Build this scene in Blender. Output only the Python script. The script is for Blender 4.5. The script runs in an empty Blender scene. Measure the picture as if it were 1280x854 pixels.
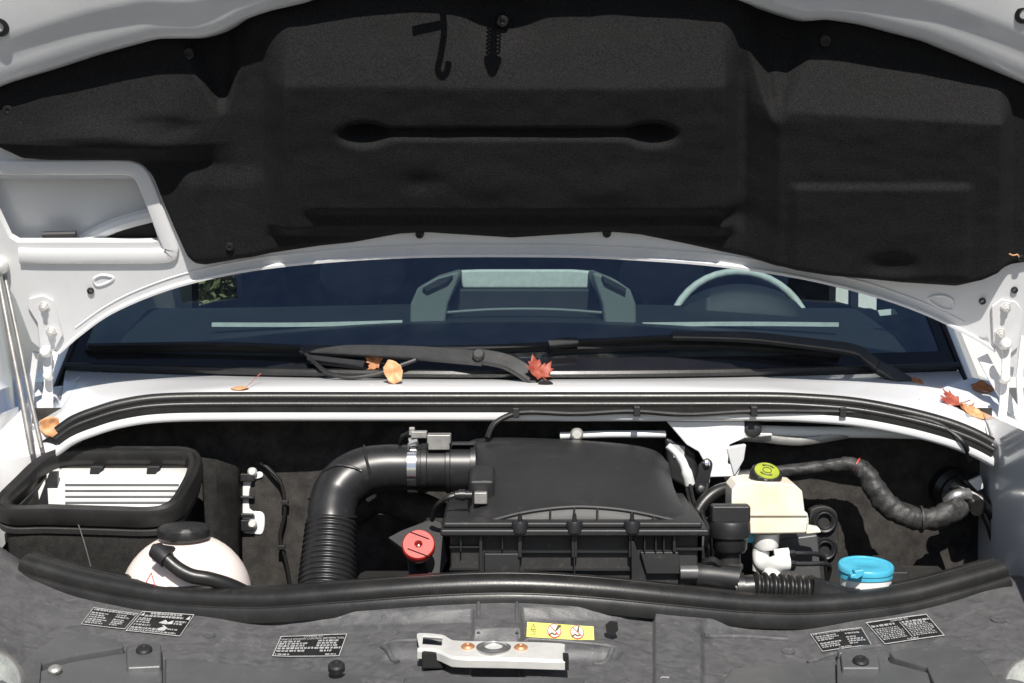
import bpy, bmesh, math, random
from mathutils import Vector, Matrix, noise as mnoise
R = math.radians
random.seed(7)
S = bpy.context.scene
COL = S.collection
# ------------------------------------------------------------------ camera, world, sun, exposure
CAM = Vector((0.0, -2.6, 1.62)); PITCH = R(4.0); F = 2100.0      # F: focal length in pixels of a 1280 wide picture
cd = bpy.data.cameras.new('camera'); cam = bpy.data.objects.new('camera', cd); COL.objects.link(cam)
cam.location = CAM; cam.rotation_euler = (R(90) - PITCH, 0, 0)
cd.sensor_width = 36; cd.lens = F / 1280 * 36; cd.clip_end = 500; cd.clip_start = 0.05
S.camera = cam
SUN_EL, SUN_AZ = R(47.5), R(4)          # azimuth: to the right of straight behind the camera
sdir = Vector((math.sin(SUN_AZ) * math.cos(SUN_EL), -math.cos(SUN_AZ) * math.cos(SUN_EL), math.sin(SUN_EL)))
w = bpy.data.worlds.new('World'); S.world = w; w.use_nodes = True
nt = w.node_tree; bg = nt.nodes['Background']
sky = nt.nodes.new('ShaderNodeTexSky'); sky.sky_type = 'NISHITA'; sky.sun_disc = False
sky.sun_elevation = SUN_EL; sky.sun_rotation = math.pi - SUN_AZ
nt.links.new(sky.outputs[0], bg.inputs[0]); bg.inputs[1].default_value = 0.065
sl = bpy.data.lights.new('sun', 'SUN'); sl.energy = 5.0; sl.angle = R(0.53); sl.color = (1, 0.955, 0.89)
so = bpy.data.objects.new('sun', sl); COL.objects.link(so); so.location = sdir * 20
so.rotation_euler = sdir.to_track_quat('Z', 'Y').to_euler()
S.view_settings.view_transform = 'Standard'; S.view_settings.look = 'None'
S.view_settings.exposure = 0.25; S.view_settings.gamma = 1
S.view_settings.use_curve_mapping = False

# ------------------------------------------------------------------ pixel -> place
FW = Vector((0, math.cos(PITCH), -math.sin(PITCH))); UP = Vector((0, math.sin(PITCH), math.cos(PITCH)))
def ray(px, py): return FW * F + Vector((px - 640, 0, 0)) + UP * (427 - py)
def P(px, py, y):
    d = ray(px, py); return CAM + d * ((y - CAM.y) / d.y)
# bonnet plane: leans towards the camera
HA = R(66.5); HO = Vector((0, 0.55, 1.45))
HU = Vector((0, -math.cos(HA), math.sin(HA))); HN = Vector((0, -math.sin(HA), -math.cos(HA)))   # up the bonnet, out of its underside
def H(px, py, h=0.0):
    d = ray(px, py); t = (HO - CAM).dot(HN) / d.dot(HN)
    return CAM + d * t + HN * h
def lerp(a, b, t): return a + (b - a) * t
def clamp(x, a=0.0, b=1.0): return max(a, min(b, x))
def ss(a, b, x):
    t = clamp((x - a) / (b - a)); return t * t * (3 - 2 * t)
def poly(tab, x):
    if x <= tab[0][0]: 
        (x0, y0), (x1, y1) = tab[0], tab[1]; return y0 + (y1 - y0) * (x - x0) / (x1 - x0)
    for (x0, y0), (x1, y1) in zip(tab, tab[1:]):
        if x <= x1: return y0 + (y1 - y0) * (x - x0) / (x1 - x0)
    (x0, y0), (x1, y1) = tab[-2], tab[-1]; return y1 + (y1 - y0) * (x - x1) / (x1 - x0)
def smooth_tab(tab, x, r=10):
    return sum(poly(tab, x + r * k / 3) for k in (-3, -2, -1, 0, 1, 2, 3)) / 7
def spl(pts, n=8, closed=False):
    """Catmull-Rom through tuples of any length"""
    out = []; m = len(pts); segs = m if closed else m - 1
    for i in range(segs):
        if closed: a, b, c, d = pts[(i-1) % m], pts[i], pts[(i+1) % m], pts[(i+2) % m]
        else: a, b, c, d = pts[max(i-1, 0)], pts[i], pts[i+1], pts[min(i+2, m-1)]
        for k in range(n):
            t = k / n
            out.append(tuple(0.5 * ((2*q) + (-p + r)*t + (2*p - 5*q + 4*r - s)*t*t + (-p + 3*q - 3*r + s)*t**3) for p, q, r, s in zip(a, b, c, d)))
    if not closed: out.append(tuple(pts[-1]))
    return out
def pp(pts): return [P(*q) for q in pts]

# ------------------------------------------------------------------ mesh builder
class MB:
    def __init__(s): s.v = []; s.f = []; s.m = []; s.cur = 0
    def add(s, vs, fs):
        o = len(s.v); s.v += [Vector(p) for p in vs]
        for f in fs: s.f.append([i + o for i in f]); s.m.append(s.cur)
        return s
    def grid(s, rows, cu=False, cv=False):
        n = len(rows); k = len(rows[0]); fs = []
        for i in range(n if cv else n - 1):
            for j in range(k if cu else k - 1):
                fs.append((i*k + j, i*k + (j+1) % k, ((i+1) % n)*k + (j+1) % k, ((i+1) % n)*k + j))
        return s.add([p for r in rows for p in r], fs)
    def ngon(s, pts): return s.add(pts, [list(range(len(pts)))])
    def frames(s, path, up=None):
        T = []
        for i in range(len(path)):
            a = path[max(i-1, 0)]; b = path[min(i+1, len(path)-1)]
            t = (b - a); T.append(t.normalized() if t.length > 1e-9 else Vector((0, 0, 1)))
        if up is not None:
            N = [(up - t * up.dot(t)).normalized() for t in T]
        else:
            n = T[0].orthogonal().normalized(); N = [n]
            for i in range(1, len(T)):
                n = T[i-1].rotation_difference(T[i]) @ n; n = (n - T[i] * n.dot(T[i])).normalized(); N.append(n)
        return [(n, t.cross(n)) for n, t in zip(N, T)]
    def tube(s, path, rad, n=14, caps=True, up=None, flat=1.0):
        path = [Vector(p) for p in path]
        if not hasattr(rad, '__len__'): rad = [rad] * len(path)
        fr = s.frames(path, up); rows = []
        for p, r, (a, b) in zip(path, rad, fr):
            rows.append([p + a * (r * flat * math.cos(2*math.pi*j/n)) + b * (r * math.sin(2*math.pi*j/n)) for j in range(n)])
        s.grid(rows, cu=True)
        if caps: s.ngon(rows[0][::-1]); s.ngon(rows[-1])
        return s
    def sweep(s, prof, path, up=Vector((0, 0, 1)), caps=True, closed=False):
        """prof: (side, up) pairs, closed"""
        path = [Vector(p) for p in path]
        if closed:
            fr = []
            m = len(path)
            for i in range(m):
                t = (path[(i+1) % m] - path[i-1]).normalized(); n = (up - t*up.dot(t)).normalized(); fr.append((n, t.cross(n)))
        else: fr = s.frames(path, up)
        rows = [[p + b * q[0] + a * q[1] for q in prof] for p, (a, b) in zip(path, fr)]
        s.grid(rows, cu=True, cv=closed)
        if caps and not closed: s.ngon(rows[0][::-1]); s.ngon(rows[-1])
        return s
    def lathe(s, prof, c, axis=(0, 0, 1), n=28, rib=None):
        c = Vector(c); ax = Vector(axis).normalized(); a = ax.orthogonal().normalized()
        if abs(ax.z) > 0.5: a = (Vector((1, 0, 0)) - ax * ax.x).normalized()
        b = ax.cross(a); rows = []
        for i, (r, h) in enumerate(prof):
            row = []
            for j in range(n):
                rr = r + (rib[1] * (1 if (j // rib[2]) % 2 else 0) if rib and i in rib[0] else 0)
                row.append(c + ax*h + (a*math.cos(2*math.pi*j/n) + b*math.sin(2*math.pi*j/n))*rr)
            rows.append(row)
        s.grid(rows, cu=True)
        if prof[0][0] > 1e-6: s.ngon(rows[0][::-1])
        if prof[-1][0] > 1e-6: s.ngon(rows[-1])
        return s
    def prism(s, pts, off):
        pts = [Vector(p) for p in pts]; off = Vector(off); n = len(pts)
        s.add(pts + [p + off for p in pts], [list(range(n)), list(range(2*n-1, n-1, -1))] + [(i, i+n, (i+1) % n + n, (i+1) % n) for i in range(n)])
        return s
    def box(s, a, b):
        x0, y0, z0 = a; x1, y1, z1 = b
        return s.prism([(x0, y0, z0), (x1, y0, z0), (x1, y0, z1), (x0, y0, z1)], (0, y1 - y0, 0))
    def plate(s, pix, y, th):
        """outline in pixels standing at depth y, th metres deep"""
        return s.prism([P(a, b, y) for a, b in pix], (0, th, 0))
    def obox(s, c, ax, ay, az):
        c = Vector(c); ax, ay, az = Vector(ax), Vector(ay), Vector(az)
        return s.prism([c - ax - ay - az, c + ax - ay - az, c + ax - ay + az, c - ax - ay + az], ay * 2)
    def ball(s, c, r, n=20, k=12, z0=-1.0, z1=1.0):
        c = Vector(c); r = r if hasattr(r, '__len__') else (r, r, r); rows = []
        for i in range(k + 1):
            t = lerp(math.asin(z0), math.asin(z1), i / k)
            rows.append([c + Vector((r[0]*math.cos(t)*math.cos(2*math.pi*j/n), r[1]*math.cos(t)*math.sin(2*math.pi*j/n), r[2]*math.sin(t))) for j in range(n)])
        return s.grid(rows, cu=True)
    def build(s, name, mat, parent=None, bevel=0, segs=2, sharp=35, sub=0, solid=0, loc=None):
        off = Vector((0, 0, 0))
        if parent is not None: off = wloc(parent)
        elif loc is not None: off = Vector(loc)
        me = bpy.data.meshes.new(name); me.from_pydata([p - off for p in s.v], [], s.f)
        for mm in (mat if isinstance(mat, (list, tuple)) else [mat]): me.materials.append(M[mm])
        for p, mi in zip(me.polygons, s.m): p.material_index = mi; p.use_smooth = True
        bm = bmesh.new(); bm.from_mesh(me); bmesh.ops.remove_doubles(bm, verts=bm.verts, dist=1e-6)
        bmesh.ops.recalc_face_normals(bm, faces=bm.faces); bm.to_mesh(me); bm.free()
        try: me.set_sharp_from_angle(angle=R(sharp))
        except Exception: pass
        o = bpy.data.objects.new(name, me); COL.objects.link(o)
        if parent is not None: o.parent = parent
        elif loc is not None: o.location = loc
        if solid: 
            md = o.modifiers.new('solid', 'SOLIDIFY'); md.thickness = solid; md.offset = 0
        if bevel:
            md = o.modifiers.new('bevel', 'BEVEL'); md.width = bevel; md.segments = segs; md.limit_method = 'ANGLE'; md.angle_limit = R(40)
            md.harden_normals = True
        if sub:
            md = o.modifiers.new('sub', 'SUBSURF'); md.levels = sub; md.render_levels = sub
        return o
def wloc(o):
    v = Vector((0, 0, 0))
    while o is not None: v = v + o.location; o = o.parent
    return v
def tag(o, label=None, cat=None, group=None, kind=None):
    if label: o['label'] = label
    if cat: o['category'] = cat
    if group: o['group'] = group
    if kind: o['kind'] = kind
    return o
def thing(name, label, cat, loc=(0, 0, 0), group=None):
    o = bpy.data.objects.new(name, None); COL.objects.link(o); o.location = loc; o.empty_display_size = 0.05
    return tag(o, label, cat, group)

# ------------------------------------------------------------------ materials
M = {}
def mat(name, c1, c2=None, rough=0.5, metal=0.0, nscale=12, cramp=(0.35, 0.65), bump=0.0, bscale=200, dust=0.0, dscale=60, dcol=(0.35, 0.33, 0.3),
        coat=0.0, sheen=0.0, spec=0.5, rvar=0.0, stretch=None, sss=0.0, trans=0.0, detail=6, distort=0.0):
    m = bpy.data.materials.new(name); m.use_nodes = True; n = m.node_tree; b = n.nodes['Principled BSDF']; L = n.links.new
    tc = n.nodes.new('ShaderNodeTexCoord'); vec = tc.outputs['Object']
    if stretch:
        mp = n.nodes.new('ShaderNodeMapping'); mp.inputs['Scale'].default_value = stretch; L(vec, mp.inputs[0]); vec = mp.outputs[0]
    ns = n.nodes.new('ShaderNodeTexNoise'); ns.inputs['Scale'].default_value = nscale; ns.inputs['Detail'].default_value = detail
    ns.inputs['Roughness'].default_value = 0.65; ns.inputs['Distortion'].default_value = distort; L(vec, ns.inputs['Vector'])
    cr = n.nodes.new('ShaderNodeValToRGB'); cr.color_ramp.elements[0].position = cramp[0]; cr.color_ramp.elements[1].position = cramp[1]
    cr.color_ramp.elements[0].color = (*c1, 1); cr.color_ramp.elements[1].color = (*(c2 or c1), 1); L(ns.outputs['Fac'], cr.inputs[0])
    colour = cr.outputs[0]
    if dust:
        dn = n.nodes.new('ShaderNodeTexNoise'); dn.inputs['Scale'].default_value = dscale; dn.inputs['Detail'].default_value = 8; dn.inputs['Roughness'].default_value = 0.75
        L(tc.outputs['Object'], dn.inputs['Vector'])
        dr = n.nodes.new('ShaderNodeValToRGB'); dr.color_ramp.elements[0].position = 0.56; dr.color_ramp.elements[1].position = 0.76
        dr.color_ramp.elements[0].color = (0, 0, 0, 1); dr.color_ramp.elements[1].color = (dust, dust, dust, 1); L(dn.outputs['Fac'], dr.inputs[0])
        mx = n.nodes.new('ShaderNodeMix'); mx.data_type = 'RGBA'; L(dr.outputs[0], mx.inputs[0]); L(colour, mx.inputs[6]); mx.inputs[7].default_value = (*dcol, 1)
        colour = mx.outputs[2]
    L(colour, b.inputs['Base Color'])
    b.inputs['Roughness'].default_value = rough; b.inputs['Metallic'].default_value = metal
    b.inputs['Specular IOR Level'].default_value = spec
    if rvar:
        mr = n.nodes.new('ShaderNodeMapRange'); mr.inputs['To Min'].default_value = max(0.02, rough - rvar); mr.inputs['To Max'].default_value = rough + rvar
        L(ns.outputs['Fac'], mr.inputs[0]); L(mr.outputs[0], b.inputs['Roughness'])
    if coat: b.inputs['Coat Weight'].default_value = coat; b.inputs['Coat Roughness'].default_value = 0.06
    if sheen: b.inputs['Sheen Weight'].default_value = sheen; b.inputs['Sheen Roughness'].default_value = 0.5
    if sss:
        b.inputs['Subsurface Weight'].default_value = sss; b.inputs['Subsurface Radius'].default_value = (0.02, 0.015, 0.01); b.inputs['Subsurface Scale'].default_value = 0.5
    if trans: b.inputs['Transmission Weight'].default_value = trans
    if bump:
        bn = n.nodes.new('ShaderNodeTexNoise'); bn.inputs['Scale'].default_value = bscale; bn.inputs['Detail'].default_value = 5; L(vec, bn.inputs['Vector'])
        bp = n.nodes.new('ShaderNodeBump'); bp.inputs['Strength'].default_value = bump; bp.inputs['Distance'].default_value = 0.002
        L(bn.outputs['Fac'], bp.inputs['Height']); L(bp.outputs[0], b.inputs['Normal'])
    M[name] = m; return m
mat('white_paint', (.78, .78, .79), (.82, .82, .82), rough=.22, coat=.6, nscale=3, dust=.06, dscale=30)
mat('white_primer', (.70, .71, .72), (.78, .78, .78), rough=.36, coat=.25, nscale=4, dust=.12, dscale=25)
mat('felt', (.0070, .0070, .0074), (.0245, .0243, .0246), rough=.95, nscale=380, cramp=(.32, .72), bump=.35, bscale=380, spec=.12, dust=.20, dscale=300, dcol=(.10, .098, .096))  # the pale dust specks paint in the sparkle of the weave
mat('fire_felt', (.026, .024, .023), (.060, .055, .051), rough=.95, nscale=26, bump=.5, bscale=380, spec=.15, dust=.3, dscale=120, dcol=(.13, .118, .106))
mat('black_felt', (0.0165, 0.0158, 0.0150), (0.0285, 0.0270, 0.0255), rough=.95, nscale=60, bump=.5, bscale=420, spec=.15, dust=.25, dscale=240, dcol=(.12, .11, .10))
mat('rubber', (0.0108, 0.0108, 0.0108), (0.0180, 0.0174, 0.0168), rough=.36, nscale=20, rvar=.1, bump=.08, bscale=300, dust=.18, dscale=45, dcol=(.10, .098, .095))
mat('plastic', (0.0150, 0.0150, 0.0160), (0.0200, 0.0200, 0.0210), rough=.45, nscale=18, rvar=.08, bump=.12, bscale=900, dust=.22, dscale=35, dcol=(.14, .135, .13))
mat('plastic_dusty', (0.0195, 0.0189, 0.0182), (0.0312, 0.0299, 0.0286), rough=.6, nscale=14, bump=.15, bscale=700, dust=.5, dscale=110, dcol=(.16, .145, .13))
mat('plastic_gloss', (0.0132, 0.0132, 0.0143), (0.0187, 0.0187, 0.0198), rough=.37, nscale=18, rvar=.06, dust=.3, dscale=85, dcol=(.12, .12, .12))
mat('lid_plastic', (0.0180, 0.0180, 0.0190), (0.0230, 0.0230, 0.0235), rough=.48, nscale=7, rvar=.06, bump=.18, bscale=1100, dust=.28, dscale=48, dcol=(.15, .15, .15))
mat('front_plastic', (.054, .054, .057), (.135, .134, .135), rough=.40, nscale=34, cramp=(.25, .80), rvar=.10, bump=.25, bscale=700, distort=.8, detail=14, dust=.5, dscale=95, dcol=(.30, .29, .28), stretch=(1, 1.4, 1))
mat('carrier_plastic', (0.0715, 0.0732, 0.0759), (0.0990, 0.1007, 0.1034), rough=.38, nscale=6, rvar=.08, bump=.1, bscale=600, dust=.45, dscale=70, dcol=(.22, .21, .2))
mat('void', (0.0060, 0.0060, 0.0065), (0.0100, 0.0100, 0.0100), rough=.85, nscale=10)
mat('steel', (.50, .50, .49), (.62, .61, .60), rough=.36, metal=.9, nscale=40, rvar=.1, bump=.1, bscale=300)
mat('dull_steel', (.28, .27, .26), (.42, .41, .39), rough=.5, metal=.65, nscale=25, rvar=.1, bump=.15, bscale=250, dust=.3, dscale=60, dcol=(.5, .48, .44))
mat('zinc', (.66, .65, .62), (.78, .77, .74), rough=.42, metal=.35, nscale=18, bump=.1, bscale=200, dust=.35, dscale=70, dcol=(.5, .46, .4))
mat('copper', (.62, .27, .13), (.75, .38, .2), rough=.4, metal=.6, nscale=90)
mat('chrome', (.8, .8, .8), (.85, .85, .85), rough=.15, metal=1)
mat('tank', (.83, .71, .66), (.88, .81, .76), rough=.35, nscale=8, sss=.35, dust=.1, dscale=20, dcol=(.6, .5, .42))
mat('pink', (.80, .46, .46), (.82, .62, .6), rough=.4, nscale=30)
mat('cream', (.80, .68, .48), (.87, .82, .70), rough=.38, nscale=11, cramp=(.28, .55), sss=.3, dust=.15, dscale=30, dcol=(.62, .5, .32))
mat('white_plastic', (.76, .76, .74), (.82, .82, .8), rough=.4, nscale=12, dust=.1, dscale=40)
mat('blue_cap', (.06, .40, .58), (.09, .47, .65), rough=.36, nscale=20, dust=.1, dscale=40, dcol=(.4, .6, .7))
mat('red_plastic', (.48, .025, .018), (.58, .04, .03), rough=.42, nscale=30, dust=.05, dscale=60, dcol=(.6, .3, .25))
mat('lime', (.30, .35, .03), (.40, .46, .06), rough=.45, nscale=40, dust=.15, dscale=90, dcol=(.3, .33, .1))
mat('red_tape', (.65, .03, .03), (.7, .05, .04), rough=.5)
mat('cloth_tape', (.016, .016, .016), (.045, .044, .043), rough=.55, nscale=60, bump=1.0, bscale=70, dust=.3, dscale=90, dcol=(.10, .10, .098))
mat('sticker_black', (.012, .012, .013), (.02, .02, .02), rough=.35)
mat('sticker_white', (.34, .34, .34), (.58, .58, .57), rough=.5, nscale=160)
mat('sticker_yellow', (.80, .74, .16), (.84, .79, .24), rough=.4, nscale=40)
mat('sticker_pink', (.84, .74, .62), (.86, .78, .68), rough=.4)
mat('frit', (.008, .008, .010), (.012, .012, .014), rough=.12, nscale=10, spec=.5)
mat('dash', (.012, .015, .019), (.017, .020, .025), rough=.6, nscale=300, bump=.2, bscale=500)
mat('dash_light', (.13, .145, .145), (.17, .185, .18), rough=.55, nscale=300, bump=.15, bscale=500)
mat('trim_light', (.50, .52, .50), (.60, .62, .60), rough=.6, nscale=60)
mat('cabin', (.020, .022, .026), (.03, .032, .036), rough=.9, nscale=30)
mat('seat_cloth', (.06, .065, .075), (.08, .085, .095), rough=.95, nscale=200)
mat('asphalt', (.045, .045, .047), (.07, .07, .07), rough=.9, nscale=60, bump=.4, bscale=120)
mat('car_white', (.80, .80, .81), (.82, .82, .82), rough=.2, coat=.8)
mat('car_blue', (.02, .10, .30), (.025, .12, .34), rough=.25, coat=.8)
mat('car_glass', (.02, .025, .03), (.03, .03, .035), rough=.05)
mat('building', (.66, .66, .63), (.72, .72, .69), rough=.8, nscale=3, bump=.1, bscale=60)
mat('bark', (.08, .06, .045), (.13, .10, .075), rough=.9, nscale=30, bump=.6, bscale=60)
mat('foliage_y', (.30, .26, .03), (.14, .17, .03), rough=.7, nscale=2.2)
mat('foliage_g', (.10, .13, .05), (.20, .21, .10), rough=.7, nscale=2.2)
mat('leaf_red', (.26, .035, .025), (.42, .13, .08), rough=.55, nscale=60, bump=.4, bscale=150)
mat('leaf_orange', (.58, .25, .10), (.72, .42, .22), rough=.55, nscale=50, bump=.4, bscale=150)
mat('leaf_brown', (.32, .11, .04), (.50, .22, .08), rough=.6, nscale=60, bump=.4, bscale=150)
def glass(name, tint, gl=1.0, ior=1.5, dirt=0.0):
    m = bpy.data.materials.new(name); m.use_nodes = True; n = m.node_tree; n.nodes.clear(); L = n.links.new
    out = n.nodes.new('ShaderNodeOutputMaterial'); mx = n.nodes.new('ShaderNodeMixShader'); fr = n.nodes.new('ShaderNodeFresnel'); fr.inputs[0].default_value = ior
    # a thin pane: same Fresnel from either side
    ge = n.nodes.new('ShaderNodeNewGeometry'); io = n.nodes.new('ShaderNodeMapRange'); io.inputs['To Min'].default_value = ior; io.inputs['To Max'].default_value = 1 / ior
    L(ge.outputs['Backfacing'], io.inputs[0]); L(io.outputs[0], fr.inputs[0])
    tr = n.nodes.new('ShaderNodeBsdfTransparent'); tr.inputs[0].default_value = (*tint, 1)
    go = n.nodes.new('ShaderNodeBsdfGlossy'); go.inputs['Roughness'].default_value = 0.0; go.inputs[0].default_value = (gl * .66, gl * .80, gl, 1)
    L(fr.outputs[0], mx.inputs[0]); L(tr.outputs[0], mx.inputs[1]); L(go.outputs[0], mx.inputs[2]); L(mx.outputs[0], out.inputs[0]); M[name] = m
    if dirt:                                            # dried dust and wiper smears lying on the glass
        tc = n.nodes.new('ShaderNodeTexCoord'); ns = n.nodes.new('ShaderNodeTexNoise'); ns.inputs['Scale'].default_value = 26; ns.inputs['Detail'].default_value = 12; ns.inputs['Roughness'].default_value = .75
        L(tc.outputs['Object'], ns.inputs['Vector']); cr = n.nodes.new('ShaderNodeMapRange'); cr.inputs['From Min'].default_value = .42; cr.inputs['From Max'].default_value = .8; cr.inputs['To Min'].default_value = dirt * .12; cr.inputs['To Max'].default_value = dirt * 3
        df = n.nodes.new('ShaderNodeBsdfDiffuse'); df.inputs[0].default_value = (.55, .55, .53, 1); m2 = n.nodes.new('ShaderNodeMixShader')
        L(ns.outputs['Fac'], cr.inputs[0]); L(cr.outputs[0], m2.inputs[0]); L(mx.outputs[0], m2.inputs[1]); L(df.outputs[0], m2.inputs[2]); L(m2.outputs[0], out.inputs[0])
glass('windscreen_glass', (.68, .79, .78), 1.3, 2.0, .035)
glass('side_glass', (.93, .96, .95), 1.0, 1.18)

# ------------------------------------------------------------------ setting: ground
tag(MB().grid([[(x, y, 0) for x in (-150, -8, 0, 8, 150)] for y in (-60, -4, 0, 8, 40, 250)]).build('ground', 'asphalt'), kind='structure')

# ================================================================== the van
van = thing('white_van', 'white van with its bonnet propped open over the engine bay', 'van', (0, 0.5, 0))

# ---- bonnet underside -------------------------------------------------
TT = [(-60, 132), (0, 104), (15, 98), (75, 80), (130, 62), (200, 43), (255, 42), (280, 35), (310, 18), (340, 8), (385, -2), (450, -30), (520, -45), (640, -52), (770, -45), (860, -28), (935, 0), (970, 12), (1000, 21), (1030, 19), (1070, 25), (1150, 46), (1280, 100), (1340, 128)]
BB = [(-60, 140), (-15, 168), (5, 183), (30, 196), (60, 198), (165, 199), (180, 205), (192, 218), (205, 250), (222, 290), (236, 318), (246, 327), (260, 329), (300, 321), (400, 306), (440, 302), (500, 291), (530, 289), (560, 291), (640, 296), (720, 291), (758, 288), (800, 292), (860, 304), (900, 313), (960, 325), (1030, 337), (1120, 347), (1190, 352), (1222, 344), (1250, 331), (1280, 326), (1340, 318)]
EE = [(62, 450), (75, 442), (100, 420), (140, 392), (200, 366), (260, 349), (330, 336), (430, 326), (540, 321), (700, 321), (800, 325), (900, 333), (1000, 348), (1090, 370), (1160, 395), (1220, 425), (1243, 440)]
EE = [(a, b - 6) for a, b in EE]
def sbox(x, y, x0, x1, y0, y1, l, r, t, b):
    return ss(x0 - l, x0 + l, x) * (1 - ss(x1 - r, x1 + r, x)) * ss(y0 - t, y0 + t, y) * (1 - ss(y1 - b, y1 + b, y))
def dimple(x, y, cx, cy, rx, ry, p=2.0):
    d = ((x - cx) / rx) ** 2 + ((y - cy) / ry) ** 2
    return math.exp(-(d ** (p / 2)))
def mat_h(x, y):
    h = 0.012
    lin = lambda a, b, q: clamp((q - a) / (b - a))
    wx = 5 * math.sin(x / 90)
    h += 0.058 * lin(6 + wx, 92 + wx * .3, y) * (1 - lin(96, 330, y) * .62) * (1 - lin(274, 290, y)) * lin(330, 362, x) * (1 - lin(900, 922, x))     # middle block
    h -= 0.012 * lin(248, 260, y) * lin(380, 398, x) * (1 - lin(886, 902, x)) * (1 - lin(276, 288, y))
    h += 0.055 * lin(62 + (x - 960) * .12, 122 + (x - 960) * .06, y) * (1 - lin(135, 380, y) * .62) * lin(930, 968, x) * (1 - lin(1240, 1262, x))              # block on the right
    h += 0.008 * lin(213, 220, y) * lin(978, 990, x) * (1 - lin(1196, 1208, x)) * (1 - lin(330, 345, y))
    h += 0.034 * lin(100, 165, y + (x - 60) * .12) * (0.5 + 0.5 * lin(0, 150, x)) * (1 - lin(172, 200, y)) * (1 - lin(210, 300, x))
    h += 0.012 * dimple(x, y, 150, 160, 60, 16)
    h += 0.012 * sbox(x, y, 232, 330, 215, 330, 12, 18, 16, 20)
    # groove with two screw dimples
    h -= 0.013 * sbox(x, y, 440, 830, 146, 157, 14, 14, 4, 4)
    for cx in (458, 812): h -= 0.026 * dimple(x, y, cx, 153, 27, 13, 4)
    # round dent near the latch and V shaped dents
    h -= 0.024 * dimple(x, y, 628, 14, 40, 34, 3)
    for cx, s in ((268, 1), (976, -1)):
        wv = 46 * clamp(1 - (y - 20) / 118) + 3
        h -= 0.030 * (1 - lin(wv * 0.55, wv * 1.2, abs(x - cx - (y - 60) * 0.16 * s))) * (1 - ss(112, 140, y))
    h -= 0.010 * dimple(x, y, 205, 150, 42, 12, 3)
    h -= 0.008 * dimple(x, y, 262, 240, 12, 60, 2)
    h += 0.005 * dimple(x, y, 600, 215, 70, 24) + 0.004 * dimple(x, y, 760, 225, 60, 20)
    h -= 0.007 * dimple(x, y, 530, 215, 26, 14) 
    h -= 0.012 * dimple(x, y, 905, 265, 24, 12, 2)
    h -= 0.010 * dimple(x, y, 1110, 318, 30, 14, 3)
    h += 0.0022 * mnoise.noise(Vector((x / 60, y / 42, 1.7))) + 0.0009 * mnoise.noise(Vector((x / 22, y / 18, 5.1)))
    return h
bonnet = MB()
# inner sheet metal below the mat with the air opening on the left (hole), as one flat pressing
def tri_fill(loops, fn):
    bm = bmesh.new()
    for lp in loops:
        vs = [bm.verts.new(fn(a, b)) for a, b in lp]
        for i in range(len(vs)): bm.edges.new((vs[i], vs[(i+1) % len(vs)]))
    bmesh.ops.triangle_fill(bm, use_beauty=True, use_dissolve=False, edges=bm.edges[:])
    bm.verts.index_update()
    v = [p.co.copy() for p in bm.verts]; f = [[q.index for q in fc.verts] for fc in bm.faces]; bm.free(); return v, f
def slab(m, loops, fn, off):
    off = Vector(off); v, f = tri_fill(loops, fn); m.add(v, f); m.add([p + off for p in v], f)
    for lp in loops:
        q = [fn(a, b) for a, b in lp]; q.append(q[0]); m.grid([[p, p + off] for p in q])
    return m
edge_curve = [q for q in spl(EE, 5)]
low_edge = edge_curve + [(1262, 470), (1300, 470), (1345, 400)]
outer = [(-70, 150), (-30, 168), (5, 180), (30, 192), (165, 193)] + [(x, smooth_tab(BB, x, 6) - 8) for x in range(185, 1341, 12)] + [(1345, 330)] + low_edge[::-1] + [(40, 425), (20, 372), (-5, 330), (-70, 318)]
hole = [(-45, 222), (168, 222), (176, 228), (199, 300), (192, 302), (22, 302), (12, 296), (-20, 228)]
v, f = tri_fill([outer, hole], lambda a, b: H(a, b, .004)); bonnet.add(v, f)
# return flange along the rear edge
for (w0, d0) in ((0.004, 0),):
    rows = []
    for (a, b) in edge_curve:
        e = H(a, b, 0.004); rows.append([e, e + HN*0.006 - HU*0.002, e + HN*0.006 - HU*0.007, e - HN*0.002 - HU*0.010, e - HN*0.03 - HU*0.006, e - HN*0.045 + HU*0.004])
    bonnet.grid(rows)
# hole walls
rows = []
for (a, b) in hole + hole[:1]: rows.append([H(a, b, 0.004), H(a, b, -0.016)])
bonnet.grid(rows)
# outer skin behind
skin = [(a, b) for a, b in edge_curve[::-1]] + [(40, 425), (-5, 330), (-70, 250), (-90, 130)] + [(x, poly(TT, x) - 130) for x in range(-60, 1341, 100)] + [(1345, 330), (1345, 400), (1262, 462)]
bonnet.ngon([H(a, b, -0.045) for a, b in skin])
# raised rim round the mat, curling out towards the front edge of the bonnet
rows = []
for i, x in enumerate(range(-60, 1341, 8)):
    t = smooth_tab(TT, x, 7); dx = (x - 640) / 700
    k = 0.75 + 0.25 * (1 - abs(dx))
    def hh(o, up): return H(x + dx * o * 0.35, t - o, up)
    wob = 4 * math.sin(x / 60.0) 
    rows.append([hh(-7, -0.004), hh(-4, .006), hh(0, .030*k), hh(3, .046*k), hh(9, .055*k), hh(24 + wob, .060*k), hh(44 + wob, .068*k), hh(52 + wob, .076*k), hh(62 + wob, .079*k), hh(100, .088*k), hh(150, .092*k), hh(165, .08), hh(170, -.045)])
bonnet.grid(rows)
bon = bonnet.build('bonnet', 'white_primer', van, sharp=40)
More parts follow.
